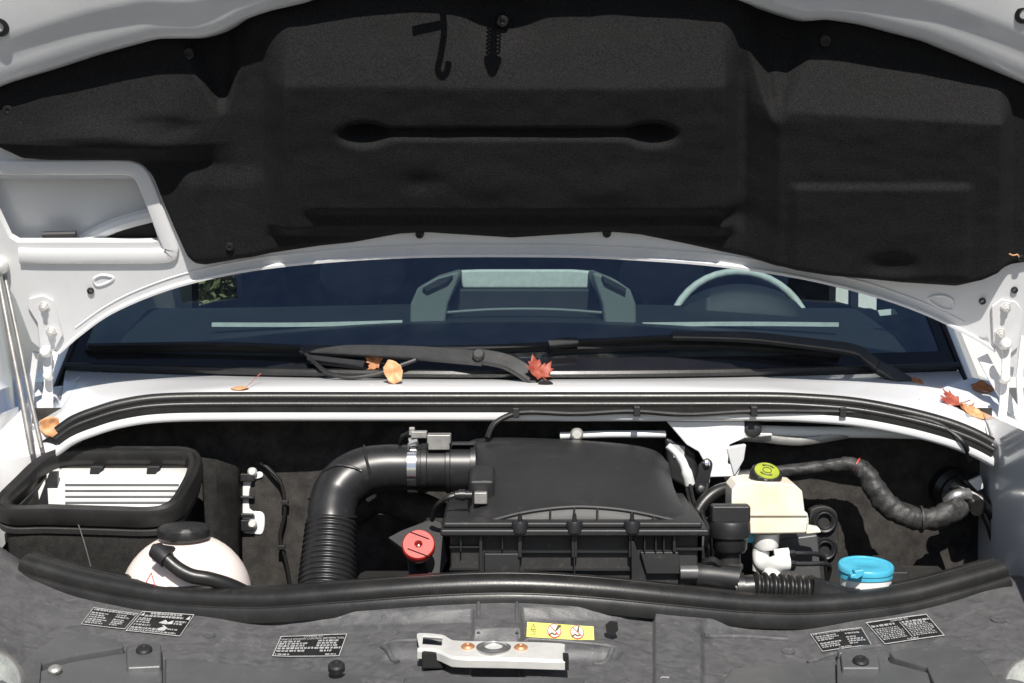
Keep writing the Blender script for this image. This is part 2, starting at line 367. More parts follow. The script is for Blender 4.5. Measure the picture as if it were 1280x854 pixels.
# ridge framing the air opening and pressed swages
m = MB()
fr_path = [H(a, b, .004) for a, b in spl([(-70, 206), (20, 208), (110, 208), (158, 208), (176, 216), (188, 240), (203, 280), (213, 305), (214, 312), (206, 318), (150, 319), (60, 319), (25, 318)], 5)]
m.sweep([(-.015, 0), (-.0135, .005), (-.011, .0065), (.011, .0065), (.0135, .005), (.015, 0)], fr_path, up=HN)
m.build('opening_frame', 'white_paint', bon, sharp=50)
# seen through the opening: curved inside of the outer skin + dark block standing in for a gap
m = MB(); m.tube([H(a, b, -.035) for a, b in spl([(100, 312), (140, 292), (190, 278), (240, 268)], 6)], .016, n=10); m.build('inner_stiffener', 'white_paint', bon)
m = MB(); m.prism([H(a, b, -.022) for a, b in ((122, 301), (150, 290), (199, 276), (204, 304), (125, 304))], -HN*.012); m.build('dark_gap_block', 'void', bon, bevel=.002)
m = MB(); m.tube([H(a, b, -.02) for a, b in ((50, 299), (92, 298))], .006, n=8); m.build('clip', 'plastic', bon)
for pts in ([(1160, 372), (1176, 368), (1190, 374), (1188, 386), (1172, 382)], [(118, 348), (128, 343), (142, 346), (136, 352), (122, 356)]):
    m = MB(); lp = [H(a, b, .004) for a, b in spl(pts, 5, True)]; m.sweep([(-.003, 0), (-.0015, .0022), (.0015, .0022), (.003, 0)], lp, up=HN, closed=True); m.build('pressed_oval', 'white_primer', bon, sharp=60)
m = MB(); m.tube([H(a, b, .004) for a, b in spl([(x, poly(EE, x) - 10) for x in range(95, 1225, 30)], 3)], .0016, n=6); m.build('seam_sealer', 'white_primer', bon)
for x in range(330, 960, 45):
    m = MB(); m.lathe([(.0035, 0), (.0028, .0006), (0, .0002)], H(x, poly(EE, x) - 5, .0042), HN, n=10); m.build('spot_weld', 'white_primer', bon)
# insulation mat
cols = [-60 + 3.0 * i for i in range(468)]
NR = 120; rows = []
for x in cols:
    t, b = smooth_tab(TT, x, 5), smooth_tab(BB, x, 3)
    if x < 0: t = min(t, b - 2)
    col = []
    for j in range(NR + 1):
        u = j / NR; y = lerp(t, b, u)
        et = 9.0; ed = min((b - y) / 11.0, 1.0); ed0 = min((y - t) / et, 1.0)
        e = math.sqrt(max(0, 1 - (1 - clamp(ed)) ** 2)) * (0.4 + 0.6 * math.sqrt(max(0, 1 - (1 - clamp(ed0)) ** 2)))
        ex = min(1.0, max(0.0, (1322 - x) / 40), max(0.0, (x + 75) / 30))
        col.append(H(x, y, 0.004 + mat_h(x, y) * e * (0.25 + 0.75 * ex)))
    rows.append(col)
mt = MB().grid(rows).build('insulation_mat', 'felt', bon, sharp=180)
mt['label'] = 'black moulded felt insulation mat'
def clip_at(px, py, r, h, mt_='plastic_gloss'):
    m = MB(); c = H(px, py, h); m.lathe([(r, -.012), (r, 0), (r*.85, .003), (r*.4, .0035), (r*.3, .0015), (0, .001)], c, HN, n=18); return m.build('mat_clip', mt_, bon)
for q in ((237, 65, .011, .010), (14, 132, .010, .022), (628, 22, .011, .020), (458, 148, .011, .018), (812, 147, .011, .018), (1029, 46, .011, .022), (525, 289, .008, .016), (758, 288, .008, .016), (1273, 318, .007, .016), (290, 300, .008, .03), (1110, 312, .009, .04)): clip_at(*q)
# stops, latch parts in the rim (seen from below at the top edge)
for (a, b) in ((11, 20), (1268, 4)):
    m = MB(); m.lathe([(.019, -.02), (.019, .008), (.016, .014), (.009, .015), (.008, .010), (0, .010)], H(a, b, .052), HN, n=20); m.build('rubber_stop', 'rubber', bon)
m = MB(); c = H(622, -62, .05)
m.tube([c - HN*.02, c + HN*.075], .0055, n=12); m.lathe([(.0055, .055), (.015, .06), (.015, .066), (.007, .082), (0, .086)], c, HN, n=16)
m.tube([c + HN*(.005 + .05*k/60) + HU*(.012*math.cos(k*.75)) + Vector((.012*math.sin(k*.75), 0, 0)) for k in range(61)], .0016, n=6)
m.build('latch_pin', 'dull_steel', bon)
m = MB(); c = H(556, -62, .05)
m.tube([c + Vector((a, 0, 0)) + HN*b for a, b in spl([(0, 0), (.004, .03), (.0, .06), (-.004, .078), (.004, .086), (.012, .080), (.014, .068)], 5)], .0055, n=8)
m.tube([c + Vector((a, 0, 0)) + HN*b for a, b in ((.0, .02), (-.05, .03))], .006, n=8)
m.build('safety_hook', 'dull_steel', bon)
m = MB(); m.tube([H(a, b, .075) for a, b in spl([(1248, 296), (1253, 298), (1258, 297), (1260, 300)], 4)], .0012, n=6); m.build('dry_leaf_stalk', 'leaf_orange', bon)
# small drain holes
for (a, b) in ((114, 362), (1227, 375), (1267, 361)):
    m = MB(); m.lathe([(.0065, -.004), (.0065, .002), (.0045, .003), (.004, -.004), (0, -.004)], H(a, b, .0055), HN, n=14); m.build('drain_plug', 'rubber', bon)
# bonnet half of the hinges with bolts
def hinge(pl, bolts, arms, foot):
    m = MB()
    m.prism([H(a, b, .006) for a, b in pl], HN*.005)
    o = m.build('hinge_plate', 'white_paint', bon, bevel=.002)
    for (a, b) in bolts:
        c = H(a, b, .011); k = MB(); k.lathe([(.0105, 0), (.0105, .002), (.0072, .002), (.0072, .007), (.0045, .0075), (.0045, .012), (0, .012)], c, HN, n=6); k.build('hinge_bolt', 'zinc', bon, sharp=30)
    for path, r in arms:
        k = MB(); k.sweep([(-r, -.003), (r, -.003), (r, .003), (-r, .003)], [P(*q) for q in path], up=Vector((0, -1, 0.2))); k.build('hinge_arm', 'white_paint', van, bevel=.0015)
    for q, rr in foot:
        k = MB(); k.lathe([(rr, -.006), (rr, .006), (rr*.7, .009), (0, .009)], P(*q), (0, -1, .3), n=12); k.build('hinge_pin', 'zinc', van)
hinge([(38, 370), (56, 366), (68, 372), (80, 415), (66, 442), (52, 438), (48, 400), (36, 380)], [(57, 380), (66, 411)],
      [([(58, 432, .545), (60, 470, .55), (61, 498, .555), (62, 540, .56)], .008), ([(70, 440, .57), (61, 470, .555), (56, 500, .57), (58, 525, .57)], .006), ([(45, 440, .60), (40, 480, .62), (36, 520, .63)], .006)],
      [((57, 440, .535), .011), ((60, 470, .535), .009)])
hinge([(1238, 380), (1250, 371), (1268, 374), (1276, 384), (1272, 430), (1258, 442), (1240, 425)], [(1255, 381), (1248, 413)],
      [([(1258, 430, .545), (1257, 470, .55), (1254, 510, .555), (1251, 535, .56)], .008), ([(1228, 445, .60), (1240, 468, .59), (1262, 505, .58), (1288, 545, .57)], .011), ([(1280, 420, .53), (1274, 470, .53), (1278, 540, .53)], .006)],
      [((1256, 473, .535), .010), ((1257, 430, .535), .011)])
# prop struts
for path, r, nm in (([(-4, 335, .50), (12, 420, .47), (26, 490, .44), (40, 568, .42)], .0052, 'prop_rod'), ([(6, 345, .51), (22, 420, .48), (36, 490, .455), (52, 560, .435)], .0042, 'prop_rod')):
    m = MB(); m.tube([P(*q) for q in path], r, n=12); m.build(nm, 'dull_steel', van)
m = MB(); m.ball(P(0, 333, .498), .016); m.build('rod_joint', 'zinc', van)

# ---- windscreen ---------------------------------------------------------
def WS(u, t, off=0.0):
    x = 0.905 * u * (1 - .10 * t); y = .62 + .19 * u * u + .60 * t; z = 1.334 + .56 * t
    return Vector((x, y, z)) + Vector((0, -.68, .73)) * off
m = MB(); m.grid([[WS(-1 + 2*i/40, j/10) for i in range(41)] for j in range(11)]); m.build('windscreen', 'windscreen_glass', van, sharp=180)
m = MB(); m.grid([[WS(-1 + 2*i/40, t, .0025) for i in range(41)] for t in (-.012, .02, .045)]); m.build('windscreen_band', 'frit', van, sharp=180)
for s in (-1, 1):
    m = MB(); m.grid([[WS(s * u, j/10, .0022) for u in (.972, .985, 1.0)] for j in range(11)]); m.build('windscreen_band', 'frit', van, sharp=180)
    m = MB(); m.tube([WS(s * 1.006, j/10, .003) for j in range(-1, 11)], .007, n=8); m.build('windscreen_trim', 'rubber', van)
    m = MB(); m.grid([[WS(s, t), WS(s * 1.01, t, .012), WS(s * 1.05, t, .006) + Vector((0, .03, 0)), WS(s * 1.075, t, -.03) + Vector((0, .09, 0)), WS(s * 1.08, t, -.03) + Vector((0, .16, 0))] for t in [k/10 for k in range(-1, 11)]]); m.build('windscreen_pillar', 'white_paint', van, sharp=60)
m = MB(); m.tube([WS(-1 + 2*i/40, -.01, .006) for i in range(41)], .008, n=8); m.build('windscreen_trim', 'rubber', van)

# ---- scuttle (white panel under the windscreen) and its seal ---------------
SEAL = [(72, 540), (92, 526), (120, 515), (155, 505), (205, 498.5), (300, 497), (500, 497), (800, 497), (950, 497), (1010, 499), (1070, 504), (1130, 515), (1180, 528), (1215, 541), (1240, 554)]
SY = lambda px: .455 - .05 * abs((px - 650) / 600) ** 4
seal_px = spl(SEAL, 8)
seal = [P(a, b, SY(a)) for a, b in seal_px]
m = MB(); rows = []
n = len(seal)
for i, p in enumerate(seal):
    u = -1 + 2 * i / (n - 1)
    b0 = WS(u * 1.0, -.02); k = abs(u) ** 6
    mid = p.lerp(b0, .5) + Vector((0, 0, .004))
    rows.append([b0 + Vector((0, .03, -.004)), b0, p.lerp(b0, .75) + Vector((0, 0, .003)), mid, p.lerp(b0, .2) + Vector((0, 0, .0)), p + Vector((0, .012, -.010)), p + Vector((0, -.004, -.014)), p + Vector((0, -.006, -.022)), p + Vector((0, -.015, -.026)), p + Vector((0, -.016, -.037)), p + Vector((0, -.012, -.042)), p + Vector((0, .02, -.044)), p + Vector((0, .14, -.044))])
m.grid(rows); m.build('scuttle_panel', 'white_paint', van, sharp=50)
m = MB()
m.tube(seal, .0105, n=14)
m.tube([p + Vector((0, -.009, -.012)) for p in seal], .0075, n=12)
m.sweep([(-.004, -.010), (.004, -.010), (.004, .010), (-.004, .010)], [p + Vector((0, -.011, -.016)) for p in seal])
o = m.build('scuttle_seal', 'rubber', van, sharp=50)
# end pieces of the scuttle by the hinges
for side, pix in ((-1, [(30, 545, .47), (78, 515, .50), (100, 470, .74), (72, 488, .66), (30, 520, .60), (-10, 545, .56), (-10, 610, .40)]), (1, [(1238, 556, .42), (1232, 530, .48), (1200, 512, .52), (1150, 495, .56), (1215, 472, .74), (1236, 476, .72), (1258, 500, .66), (1300, 540, .56), (1300, 580, .42)])):
    m = MB(); pts = [P(*q) for q in pix]; c = sum(pts, Vector()) / len(pts); k = len(pts)
    m.add(pts + [c] + [p + Vector((0, 0, -.03)) for p in pts], [(i, (i+1) % k, k) for i in range(k)] + [(i, k+1+i, k+1+(i+1) % k, (i+1) % k) for i in range(k)])
    m.build('scuttle_corner', 'white_paint', van, sharp=40)

# ---- wings, inner wings, firewall, floor of the bay -----------------------
for s in (-1, 1):
    m = MB(); rows = []
    for k in range(13):
        t = k / 12; y = lerp(.72, -.25, t); z = 1.30 - .26 * t - .06 * t * t
        xi = s * lerp(.905, .845 if s > 0 else .95, t); kk = ss(.38, .52, y)
        if s < 0: xi += .03 * kk
        rows.append([(xi - s*(.004 + .066 * kk if s < 0 else .004), y, z - .16), (xi - s*(.055 * kk if s < 0 else 0), y, z - (.012 + .022 * kk if s < 0 else .012)), (xi + s*.006, y, z - .002), (xi + s*.02, y, z), (xi + s*.045, y, z - .004), (xi + s*.055, y, z + .004), (xi + s*.075, y, z - .03), (xi + s*.12, y, z - .18), (xi + s*.13, y, z - .55)])
    m.grid(rows); m.build('wing', 'white_paint', van, sharp=40)
    m = MB(); m.grid([[(s*((.882 if s > 0 else .95) - .03*(.6 - y)/.85), y, z) for y in (.62, .4, .2, 0, -.2)] for z in (1.27, 1.1, .9, .72)]); m.build('inner_wing', 'white_paint', van)
m = MB(); m.grid([[(x, .533 - .008*math.cos(x*5) + .006*mnoise.noise(Vector((x*7, z*9, 2))) + .003*mnoise.noise(Vector((x*22, z*25, 7))), z) for x in [-.9 + .02*i for i in range(91)]] for z in [.70 + .0192*k for k in range(31)]])
o = m.build('firewall', 'fire_felt', van, sharp=180); o['label'] = 'brown black felt lining of the firewall'
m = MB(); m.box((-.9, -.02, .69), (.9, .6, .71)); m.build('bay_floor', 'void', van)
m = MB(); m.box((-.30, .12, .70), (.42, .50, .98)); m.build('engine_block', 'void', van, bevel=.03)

# ---- front panel -----------------------------------------------------------
PS = [(-60, 668), (0, 690), (14, 708), (34, 720), (100, 743), (170, 757), (235, 765), (330, 768), (430, 761), (540, 753), (640, 750), (740, 755), (860, 767), (940, 774), (1018, 775), (1119, 765), (1190, 748), (1250, 727), (1280, 726), (1340, 732)]
def FY(px, py): return .04 + .13 * ((px - 640) / 600) ** 2 - (py - smooth_tab(PS, px, 25)) * .0026
def relief(px, py):
    h = 0.0
    h -= .018 * sbox(px, py, 652, 818, 760, 900, 1.2, 1.5, 1, 3) * (1 - .55 * sbox(px, py, 655, 775, 791, 900, 3, 20, 3, 5))
    h -= .018 * sbox(px, py, 300, 591, 766 - (px - 420) * .02, 900, 60, 1.2, 1, 3) * (1 - .55 * sbox(px, py, 480, 591, 793, 900, 14, 3, 3, 5))
    h -= .020 * sbox(px, py, 592, 650, 786, 900, 1.2, 1.2, 1, 2)
    h -= .014 * sbox(px, py, 480, 765, 806, 900, 10, 16, 3, 5)
    h -= .014 * sbox(px, py, 878, 1030, 776 - (px - 878) * .03, 900, 4, 60, 2, 5)
    h += .004 * dimple(px, py, 262, 792, 16, 9, 4) - .003 * dimple(px, py, 262, 794, 10, 5, 4)
    h += .004 * dimple(px, py, 985, 806, 16, 7, 4) + .004 * dimple(px, py, 1248, 776, 16, 8, 4)
    h += .008 * dimple(px, py, 30, 752, 30, 22, 2)
    h += .0014 * mnoise.noise(Vector((px / 70, py / 24, 3.3)))
    return h
def FP(px, py, lift=0.0): return P(px, py, FY(px, py)) + Vector((0, 0, relief(px, py) + lift))
m = MB(); rows = []
for i in range(561):
    px = -60 + 2.5 * i; s0 = smooth_tab(PS, px, 25)
    top = FP(px, s0 - 3)
    col = [top + Vector((0, .05, -.20)), top + Vector((0, .045, -.015)), top + Vector((0, .03, 0))]
    for j in range(76): col.append(FP(px, s0 + (880 - s0) * j / 75))
    e = FP(px, 880); col += [e + Vector((0, -.02, -.015)), e + Vector((0, -.03, -.1)), e + Vector((0, -.03, -.5))]
    rows.append(col)
fp = m.grid(rows).build('front_panel', 'front_plastic', van, sharp=180)
fp['label'] = 'weathered grey black plastic panel behind the grille'
# front rubber seal
FS = [(a, b - 24 + (4 if a in (34, 1250) else 0)) for a, b in PS if 30 <= a <= 1250]
def fsp(px, py, up, back):
    q = P(px, py, FY(px, smooth_tab(PS, px, 25)) + .02 + back); return q + Vector((0, 0, up))
fpath = [fsp(a, b, 0, 0) for a, b in spl(FS, 6)]
m = MB()
prof = [(-.030, -.040), (-.031, -.024), (-.027, -.016), (-.024, -.015), (-.026, -.006), (-.022, .004), (-.012, .011), (.002, .012), (.010, .006), (.012, .011), (.026, .011), (.028, .004), (.026, -.04)]
m.sweep([(-a, b) for a, b in prof], fpath)
o = m.build('front_seal', 'rubber', van, sharp=50, bevel=.0015)

# ---- grille carriers and headlamps at the bottom edge -------------------------
def carrier(pix, lift, depth=.05, mt_='carrier_plastic', nm='grille_carrier', bev=.004, par=None):
    m = MB(); slab(m, [pix], lambda a, b: P(a, b, FY(a, b)) + Vector((0, 0, lift)), (0, -.004, -depth)); return m.build(nm, mt_, par or van, bevel=bev)
carrier([(-30, 880), (10, 858), (48, 822), (80, 801), (118, 806), (152, 813), (156, 820), (90, 832), (52, 842), (48, 884)], .016)
carrier([(50, 846), (88, 835), (158, 823), (203, 820), (204, 884), (50, 884)], .010)
carrier([(206, 824), (300, 833), (420, 843), (448, 846), (470, 884), (206, 884)], .004)
carrier([(158, 822), (202, 819), (202, 848), (159, 850)], .020, .02)
carrier([(914, 838), (1000, 832), (1044, 828), (1046, 884), (880, 884)], .004)
carrier([(1046, 830), (1110, 835), (1160, 848), (1170, 884), (1046, 884)], .010)
carrier([(1050, 830), (1098, 832), (1100, 850), (1052, 850)], .020, .02)
carrier([(1110, 826), (1190, 818), (1225, 834), (1262, 884), (1175, 884), (1158, 846), (1118, 834)], .016)
carrier([(1046, 822), (1090, 826), (1092, 831), (1047, 828)], .016, .02)
carrier([(505, 850), (730, 852), (735, 884), (500, 884)], .006)
for (a, b) in ((181, 829), (421, 850), (1075, 843)):
    m = MB(); m.lathe([(.0125, -.006), (.0125, .002), (.010, .005), (.005, .0055), (.004, .004), (0, .004)], P(a, b, FY(a, b)) + Vector((0, -.004, .021)), (0, -.35, 1), n=20); m.build('push_rivet', 'plastic', van)
m = MB(); m.lathe([(.010, 0), (.010, .004), (.006, .007), (0, .007)], P(70, 849, FY(70, 849)) + Vector((0, -.004, .014)), (0, -.4, 1), n=14); m.build('screw', 'dull_steel', van)
for cx, cy, s in ((-22, 862, -1), (1302, 868, 1)):
    c = P(cx, cy, FY(cx, cy) + .02)
    m = MB(); m.lathe([(.058, -.10), (.060, 0), (.056, .006), (.052, .004)], c, (0, -.8, .5), n=40); o = m.build('headlamp', 'dull_steel', van)
    m = MB(); m.lathe([(.053, .003), (.045, .012), (.025, .020), (0, .022)], c, (0, -.8, .5), n=32); m.build('lens', 'side_glass', o)
# plugs and small marks on the front panel
for (a, b, r) in ((262, 794, .010), (985, 807, .011), (1248, 777, .013)):
    m = MB(); m.lathe([(r, -.004), (r, .0015), (r*.8, .0025), (r*.55, .001), (0, .001)], FP(a, b), (0, -.15, 1), n=20); m.build('plug', 'front_plastic', fp)
m = MB(); m.plate([(758, 790), (757, 783), (763, 778), (772, 779), (773, 788), (766, 795)], FY(765, 787) - .004, .01); m.build('rubber_scrap', 'void', fp)
for (a, b) in ((598, 752), (646, 752)):
    m = MB(); m.tube([FP(a, q, .002) for q in (756, 770, 786)], .003, n=8); m.build('panel_rib', 'front_plastic', fp)
for pth in ([(655, 794), (700, 796), (768, 802)], [(478, 797), (530, 795), (590, 792)], [(478, 797), (486, 805), (498, 811)], [(766, 803), (756, 812), (742, 812)], [(460, 838), (470, 846), (480, 856)], [(770, 850), (782, 842), (836, 848)], [(1010, 822), (1040, 815), (1100, 808)], [(880, 786), (930, 786), (985, 790)]):
    m = MB(); m.tube([FP(a, b, .0005) for a, b in spl(pth, 5)], .0042, n=10); m.build('panel_rib', 'front_plastic', fp)

# ---- stickers -----------------------------------------------------------------
def text_tris(txt):
    cu = bpy.data.curves.new('t', 'FONT'); cu.body = txt; cu.size = 1; cu.resolution_u = 2
    o = bpy.data.objects.new('t', cu); COL.objects.link(o); dg = bpy.context.evaluated_depsgraph_get(); dg.update()
    me = bpy.data.meshes.new_from_object(o.evaluated_get(dg))
    v = [(p.co.x, p.co.y) for p in me.vertices]; f = [list(q.vertices) for q in me.polygons]
    bpy.data.objects.remove(o); bpy.data.curves.remove(cu); bpy.data.meshes.remove(me)
    x0 = min(a for a, b in v); x1 = max(a for a, b in v); return [((a - x0) / (x1 - x0), b / .72) for a, b in v], f
def sticker(quad, items, mats, name='information_sticker', fn=None, border=True, label=None):
    fn = fn or FP; (ax, ay), (bx, by), (cx, cy), (dx, dy) = quad
    def Q(u, v, l):                                     # v: 0 bottom, 1 top
        x = lerp(lerp(dx, cx, u), lerp(ax, bx, u), v); y = lerp(lerp(dy, cy, u), lerp(ay, by, u), v); return fn(x, y, l)
    m = MB(); m.grid([[Q(i/10, j/5, .0016) for i in range(11)] for j in range(6)])
    def rect(u0, v0, u1, v1, l=.0026): m.grid([[Q(lerp(u0, u1, i/4), vv, l) for i in range(5)] for vv in (v0, v1)])
    if border:
        m.cur = 1
        for r in ((0, 0, 1, .03), (0, .97, 1, 1), (0, 0, .012, 1), (.988, 0, 1, 1)): rect(*r, .0022)
    for it in items:
        m.cur = it[0]
        if it[1] == 'bar': rect(*it[2:6])
        elif it[1] == 'poly': m.ngon([Q(u, v, it[3] if len(it) > 3 else .0026) for u, v in it[2]])
        elif it[1] == 'text':
            vs, fs = text_tris(it[2]); u0, v0, u1, hgt = it[3:7]; m.add([Q(lerp(u0, u1, a), v0 + b * hgt, .0028) for a, b in vs], fs)
    o = m.build(name, mats, fp, sharp=180)
    if label: o['label'] = label
    return o
rs = random.Random(3)
def words(u0, u1, v, h, lo=.02, hi=.07, fill=1.0):      # unreadable small print: rows of broken strokes
    out = []; u = u0; end = u0 + (u1 - u0) * fill
    while u < end - .01:
        L_ = min(rs.uniform(lo, hi), end - u); k = u
        while k < u + L_ - .004:
            q = rs.uniform(.006, .012); out.append((1, 'bar', k, v + rs.uniform(0, h * .12), min(k + q, u + L_), v + h * rs.uniform(.8, 1)))
            k += q + .0035
        u += L_ + .016
    return out
BW = ['sticker_black', 'sticker_white']
it = words(.05, .97, .84, .10)
for v in (.66, .54, .42): it += words(.05, .5, v, .085, fill=rs.uniform(.7, 1)) 
for v in (.7, .58): it += words(.6, .95, v, .085, fill=rs.uniform(.6, 1))
for v in (.30, .20, .10): it += words(.05, .55, v, .08, fill=rs.uniform(.5, .95))
for v in (.42, .32, .22, .12): it += words(.6, .95, v, .08, fill=rs.uniform(.45, 1))
sticker([(117, 761), (173, 768), (156, 788), (101, 782)], it, BW, label='small black information sticker with white print')
it = words(.2, .8, .86, .09) + words(.12, .85, .74, .10) + [(1, 'poly', [(.03, .78), (.10, .78), (.07, .94)]), (1, 'poly', [(.90, .74), (.98, .74), (.95, .92)])]
for v in (.62, .54, .44): it += words(.05, .42, v, .07, fill=rs.uniform(.6, 1))
it += words(.05, .35, .30, .09) + words(.04, .6, .15, .09) + words(.04, .9, .05, .08)
it += [(1, 'poly', [(.46, .5), (.55, .66), (.62, .56), (.70, .66), (.72, .5), (.60, .46)]), (1, 'poly', [(.55, .42), (.60, .40), (.70, .28), (.66, .26)]), (1, 'poly', [(.52, .24), (.60, .34), (.68, .26), (.66, .16), (.55, .15)])] + words(.74, .95, .58, .08) + words(.74, .9, .48, .08) + words(.70, .9, .22, .07)
sticker([(178, 765), (243, 770), (225, 797), (157, 790)], it, BW, label='black warning sticker with white print and a small drawing')
it = [(1, 'text', 'DAIMLER AG', .36, .88, .64, .085), (1, 'text', 'VEHICLE EMISSION CONTROL INFORMATION', .02, .765, .97, .09)]
for v in (.66, .555, .45): it += words(.03, .5, v, .085, fill=rs.uniform(.65, 1)) + words(.6, .97, v, .085, fill=rs.uniform(.5, .95))
it += words(.03, .97, .33, .1) + words(.03, .45, .21, .09) + words(.68, .85, .21, .09) + words(.03, .26, .06, .075) + words(.78, .97, .06, .06)
sticker([(351, 783), (434, 780), (424, 807), (340, 809)], it, BW, label='black emission control information sticker')
it = [(1, 'text', 'AIR CONDITIONER REFRIGERANT', .03, .87, .96, .085)]
for v in (.74, .64, .54): it += words(.05, .5, v, .075, fill=rs.uniform(.6, 1))
it += words(.62, .9, .70, .08)
for v in (.36, .26, .16): it += words(.05, .5, v, .075, fill=rs.uniform(.7, 1))
for v in (.5, .38, .27, .16): it += words(.6, .95, v, .08, fill=rs.uniform(.4, 1))
it += words(.36, .6, .04, .06)
sticker([(1013, 787), (1077, 785), (1090, 808), (1028, 811)], it, BW, label='black refrigerant sticker with white print')
it = [(1, 'text', 'DAIMLER AG', .38, .87, .66, .08), (1, 'bar', .495, .12, .505, .82)]
it += words(.03, .44, .74, .09, fill=.95) + words(.53, .97, .74, .09, fill=1) + words(.53, .9, .66, .07)
for k in range(7):
    v = .62 - k * .075; it += words(.04, .46, v, .055, .01, .04, fill=rs.uniform(.85, 1)) + words(.54, .96, v - .02, .055, .01, .04, fill=rs.uniform(.85, 1))
it += words(.4, .6, .04, .06)
sticker([(1082, 779), (1158, 769), (1181, 796), (1106, 807)], it, BW, label='larger black sticker with two columns of white print')
def circ(cu, cv, r, n=16, asp=4.6, r2=None): return [(cu + r*math.cos(2*math.pi*k/n), cv + r*asp*math.sin(2*math.pi*k/n)) for k in range(n)]
def strip(pts, wd, asp=4.6):
    out = []
    for (a, b), (c, d) in zip(pts, pts[1:]):
        dx, dy = c - a, (d - b) / asp; L_ = math.hypot(dx, dy); nx, ny = -dy / L_ * wd, dx / L_ * wd
        out.append([(a + nx, b + ny*asp), (c + nx, d + ny*asp), (c - nx, d - ny*asp), (a - nx, b - ny*asp)])
    return out
it = [(1, 'poly', q) for q in strip([(.06, .48), (.13, .48), (.1295, .5), (.095, .88), (.06, .48)], .0035)] + [(1, 'bar', .093, .58, .098, .74), (1, 'bar', .093, .52, .098, .55)]
it += [(1, 'poly', q) for q in strip([(.06, .14), (.135, .14), (.135, .38), (.06, .38), (.06, .14)], .002)] + [(1, 'bar', .095, .18, .099, .34), (1, 'bar', .112, .2, .12, .32)]
for cu in (.41, .75):
    it += [(2, 'poly', circ(cu, .5, .105), .0022), (3, 'poly', circ(cu, .5, .092), .0026)]
    it += [(1, 'poly', q, .003) for q in strip([(cu - .08, .16), (cu - .03, .34), (cu + .0, .22), (cu + .04, .3)], .010)]
    it += [(2, 'poly', circ(cu + .035, .3, .016), .0032)]
it += [(1, 'poly', [(.42, .48), (.46, .86), (.50, .92), (.52, .72), (.50, .8), (.45, .5)], .0031), (1, 'poly', [(.745, .50), (.765, .88), (.785, .88), (.775, .5)], .0031)]
it += [(2, 'poly', q, .0033) for cu in (.41, .75) for q in strip([(cu - .065, .78), (cu + .065, .22)], .005)]
mat('sticker_ink', (.10, .09, .04), (.13, .12, .05), rough=.45); mat('sticker_red', (.55, .08, .10), (.6, .1, .12), rough=.45)
sticker([(659, 765), (742, 770), (743, 788), (658, 783)], it, ['sticker_yellow', 'sticker_ink', 'sticker_red', 'sticker_pink'], name='warning_sticker', border=False, label='yellow warning sticker with two round pictograms')

# ---- latch bracket --------------------------------------------------------------
def LP(px, py, lift=.014): return P(px, py, FY(px, py)) + Vector((0, 0, lift - .004))
m = MB()
out = spl([(521, 803), (524, 799), (552, 801), (562, 806), (575, 809), (640, 810), (700, 812), (706, 816)], 3)[:-1] + [(706, 816), (706, 832), (640, 830), (580, 829), (565, 828), (552, 822), (545, 819), (524, 818)]
slab(m, [out, [(529, 803), (553, 805), (552, 815), (528, 813)]], LP, (0, 0, -.003))
fl = [(522, 818), (545, 819), (552, 822), (565, 828), (580, 829), (640, 830), (706, 832)]
m.grid([[LP(a, b) for a, b in fl], [LP(a, b + 1.2) + Vector((0, -.003, -.003)) for a, b in fl], [LP(a, b) + Vector((0, -.005, -.016)) for a, b in fl], [LP(a, b) + Vector((0, -.002, -.016)) for a, b in fl]])
lb = m.build('latch_bracket', 'zinc', van, bevel=.0012); lb['label'] = 'bare metal latch bracket with two copper rivets'
for (a, b) in ((585, 817), (651, 818)):
    m = MB(); m.lathe([(.0105, -.003), (.0105, .001), (.008, .0035), (.004, .004), (.003, .003), (0, .003)], LP(a, b), (0, -.15, 1), n=18); m.build('rivet', 'copper', lb)
m = MB(); c = LP(617, 818)
m.lathe([(.026, -.002), (.026, .0012), (.022, .0018), (.021, .0008), (.018, .0022), (.014, .003), (.0125, -.001), (.010, -.012)], c, (0, -.12, 1), n=32)
m.build('latch_ring', 'steel', lb)
m = MB(); m.tube([c + Vector((.011*math.cos(k/10*3) , .006*math.sin(k/10*3), -.004)) for k in range(11)], .002, n=8); m.build('latch_spring', 'chrome', lb)
m = MB(); m.plate([(704, 820), (711, 821), (711, 838), (705, 839)], FY(707, 834), .02); m.build('latch_slot', 'void', fp)
m = MB(); m.box(LP(527, 824) + Vector((0, .002, -.026)), LP(556, 812) + Vector((0, .01, -.008))); m.build('latch_shadow', 'void', lb, bevel=.003)  # black block put in for the shadow at the bracket's left end

# ---- wipers ---------------------------------------------------------------------
def G(px, py, off=.02):
    y = .66
    for _ in range(25):
        p = P(px, py, y); t = (p.z - 1.334) / .56; u = p.x / (.905 * (1 - .1 * t)); y = .62 + .19 * u * u + .60 * t
    p = P(px, py, y - off * 1.2); return p
def band(m, pts, hw, th, n=4, up=Vector((0, -.75, .66))):
    """pts (px,py,off), hw half height (m) list, rounded bar"""
    path = [G(*q) for q in spl(pts, n)]; hh = [h[0] for h in spl([(h,) for h in hw], n)]
    fr = m.frames(path, up); rows = []
    for p, h, (a, b) in zip(path, hh, fr): rows.append([p + b*q*h + a*r*th for q, r in ((-1, -1), (1, -1), (1, .55), (.82, 1), (-.82, 1), (-1, .55))])
    m.grid(rows, cu=True); m.ngon(rows[0][::-1]); m.ngon(rows[-1]); return m
mat('wiper_black', (0.0240, 0.0240, 0.0248), (0.0360, 0.0360, 0.0360), rough=.38, nscale=40, dust=.2, dscale=50, dcol=(.2, .19, .18))
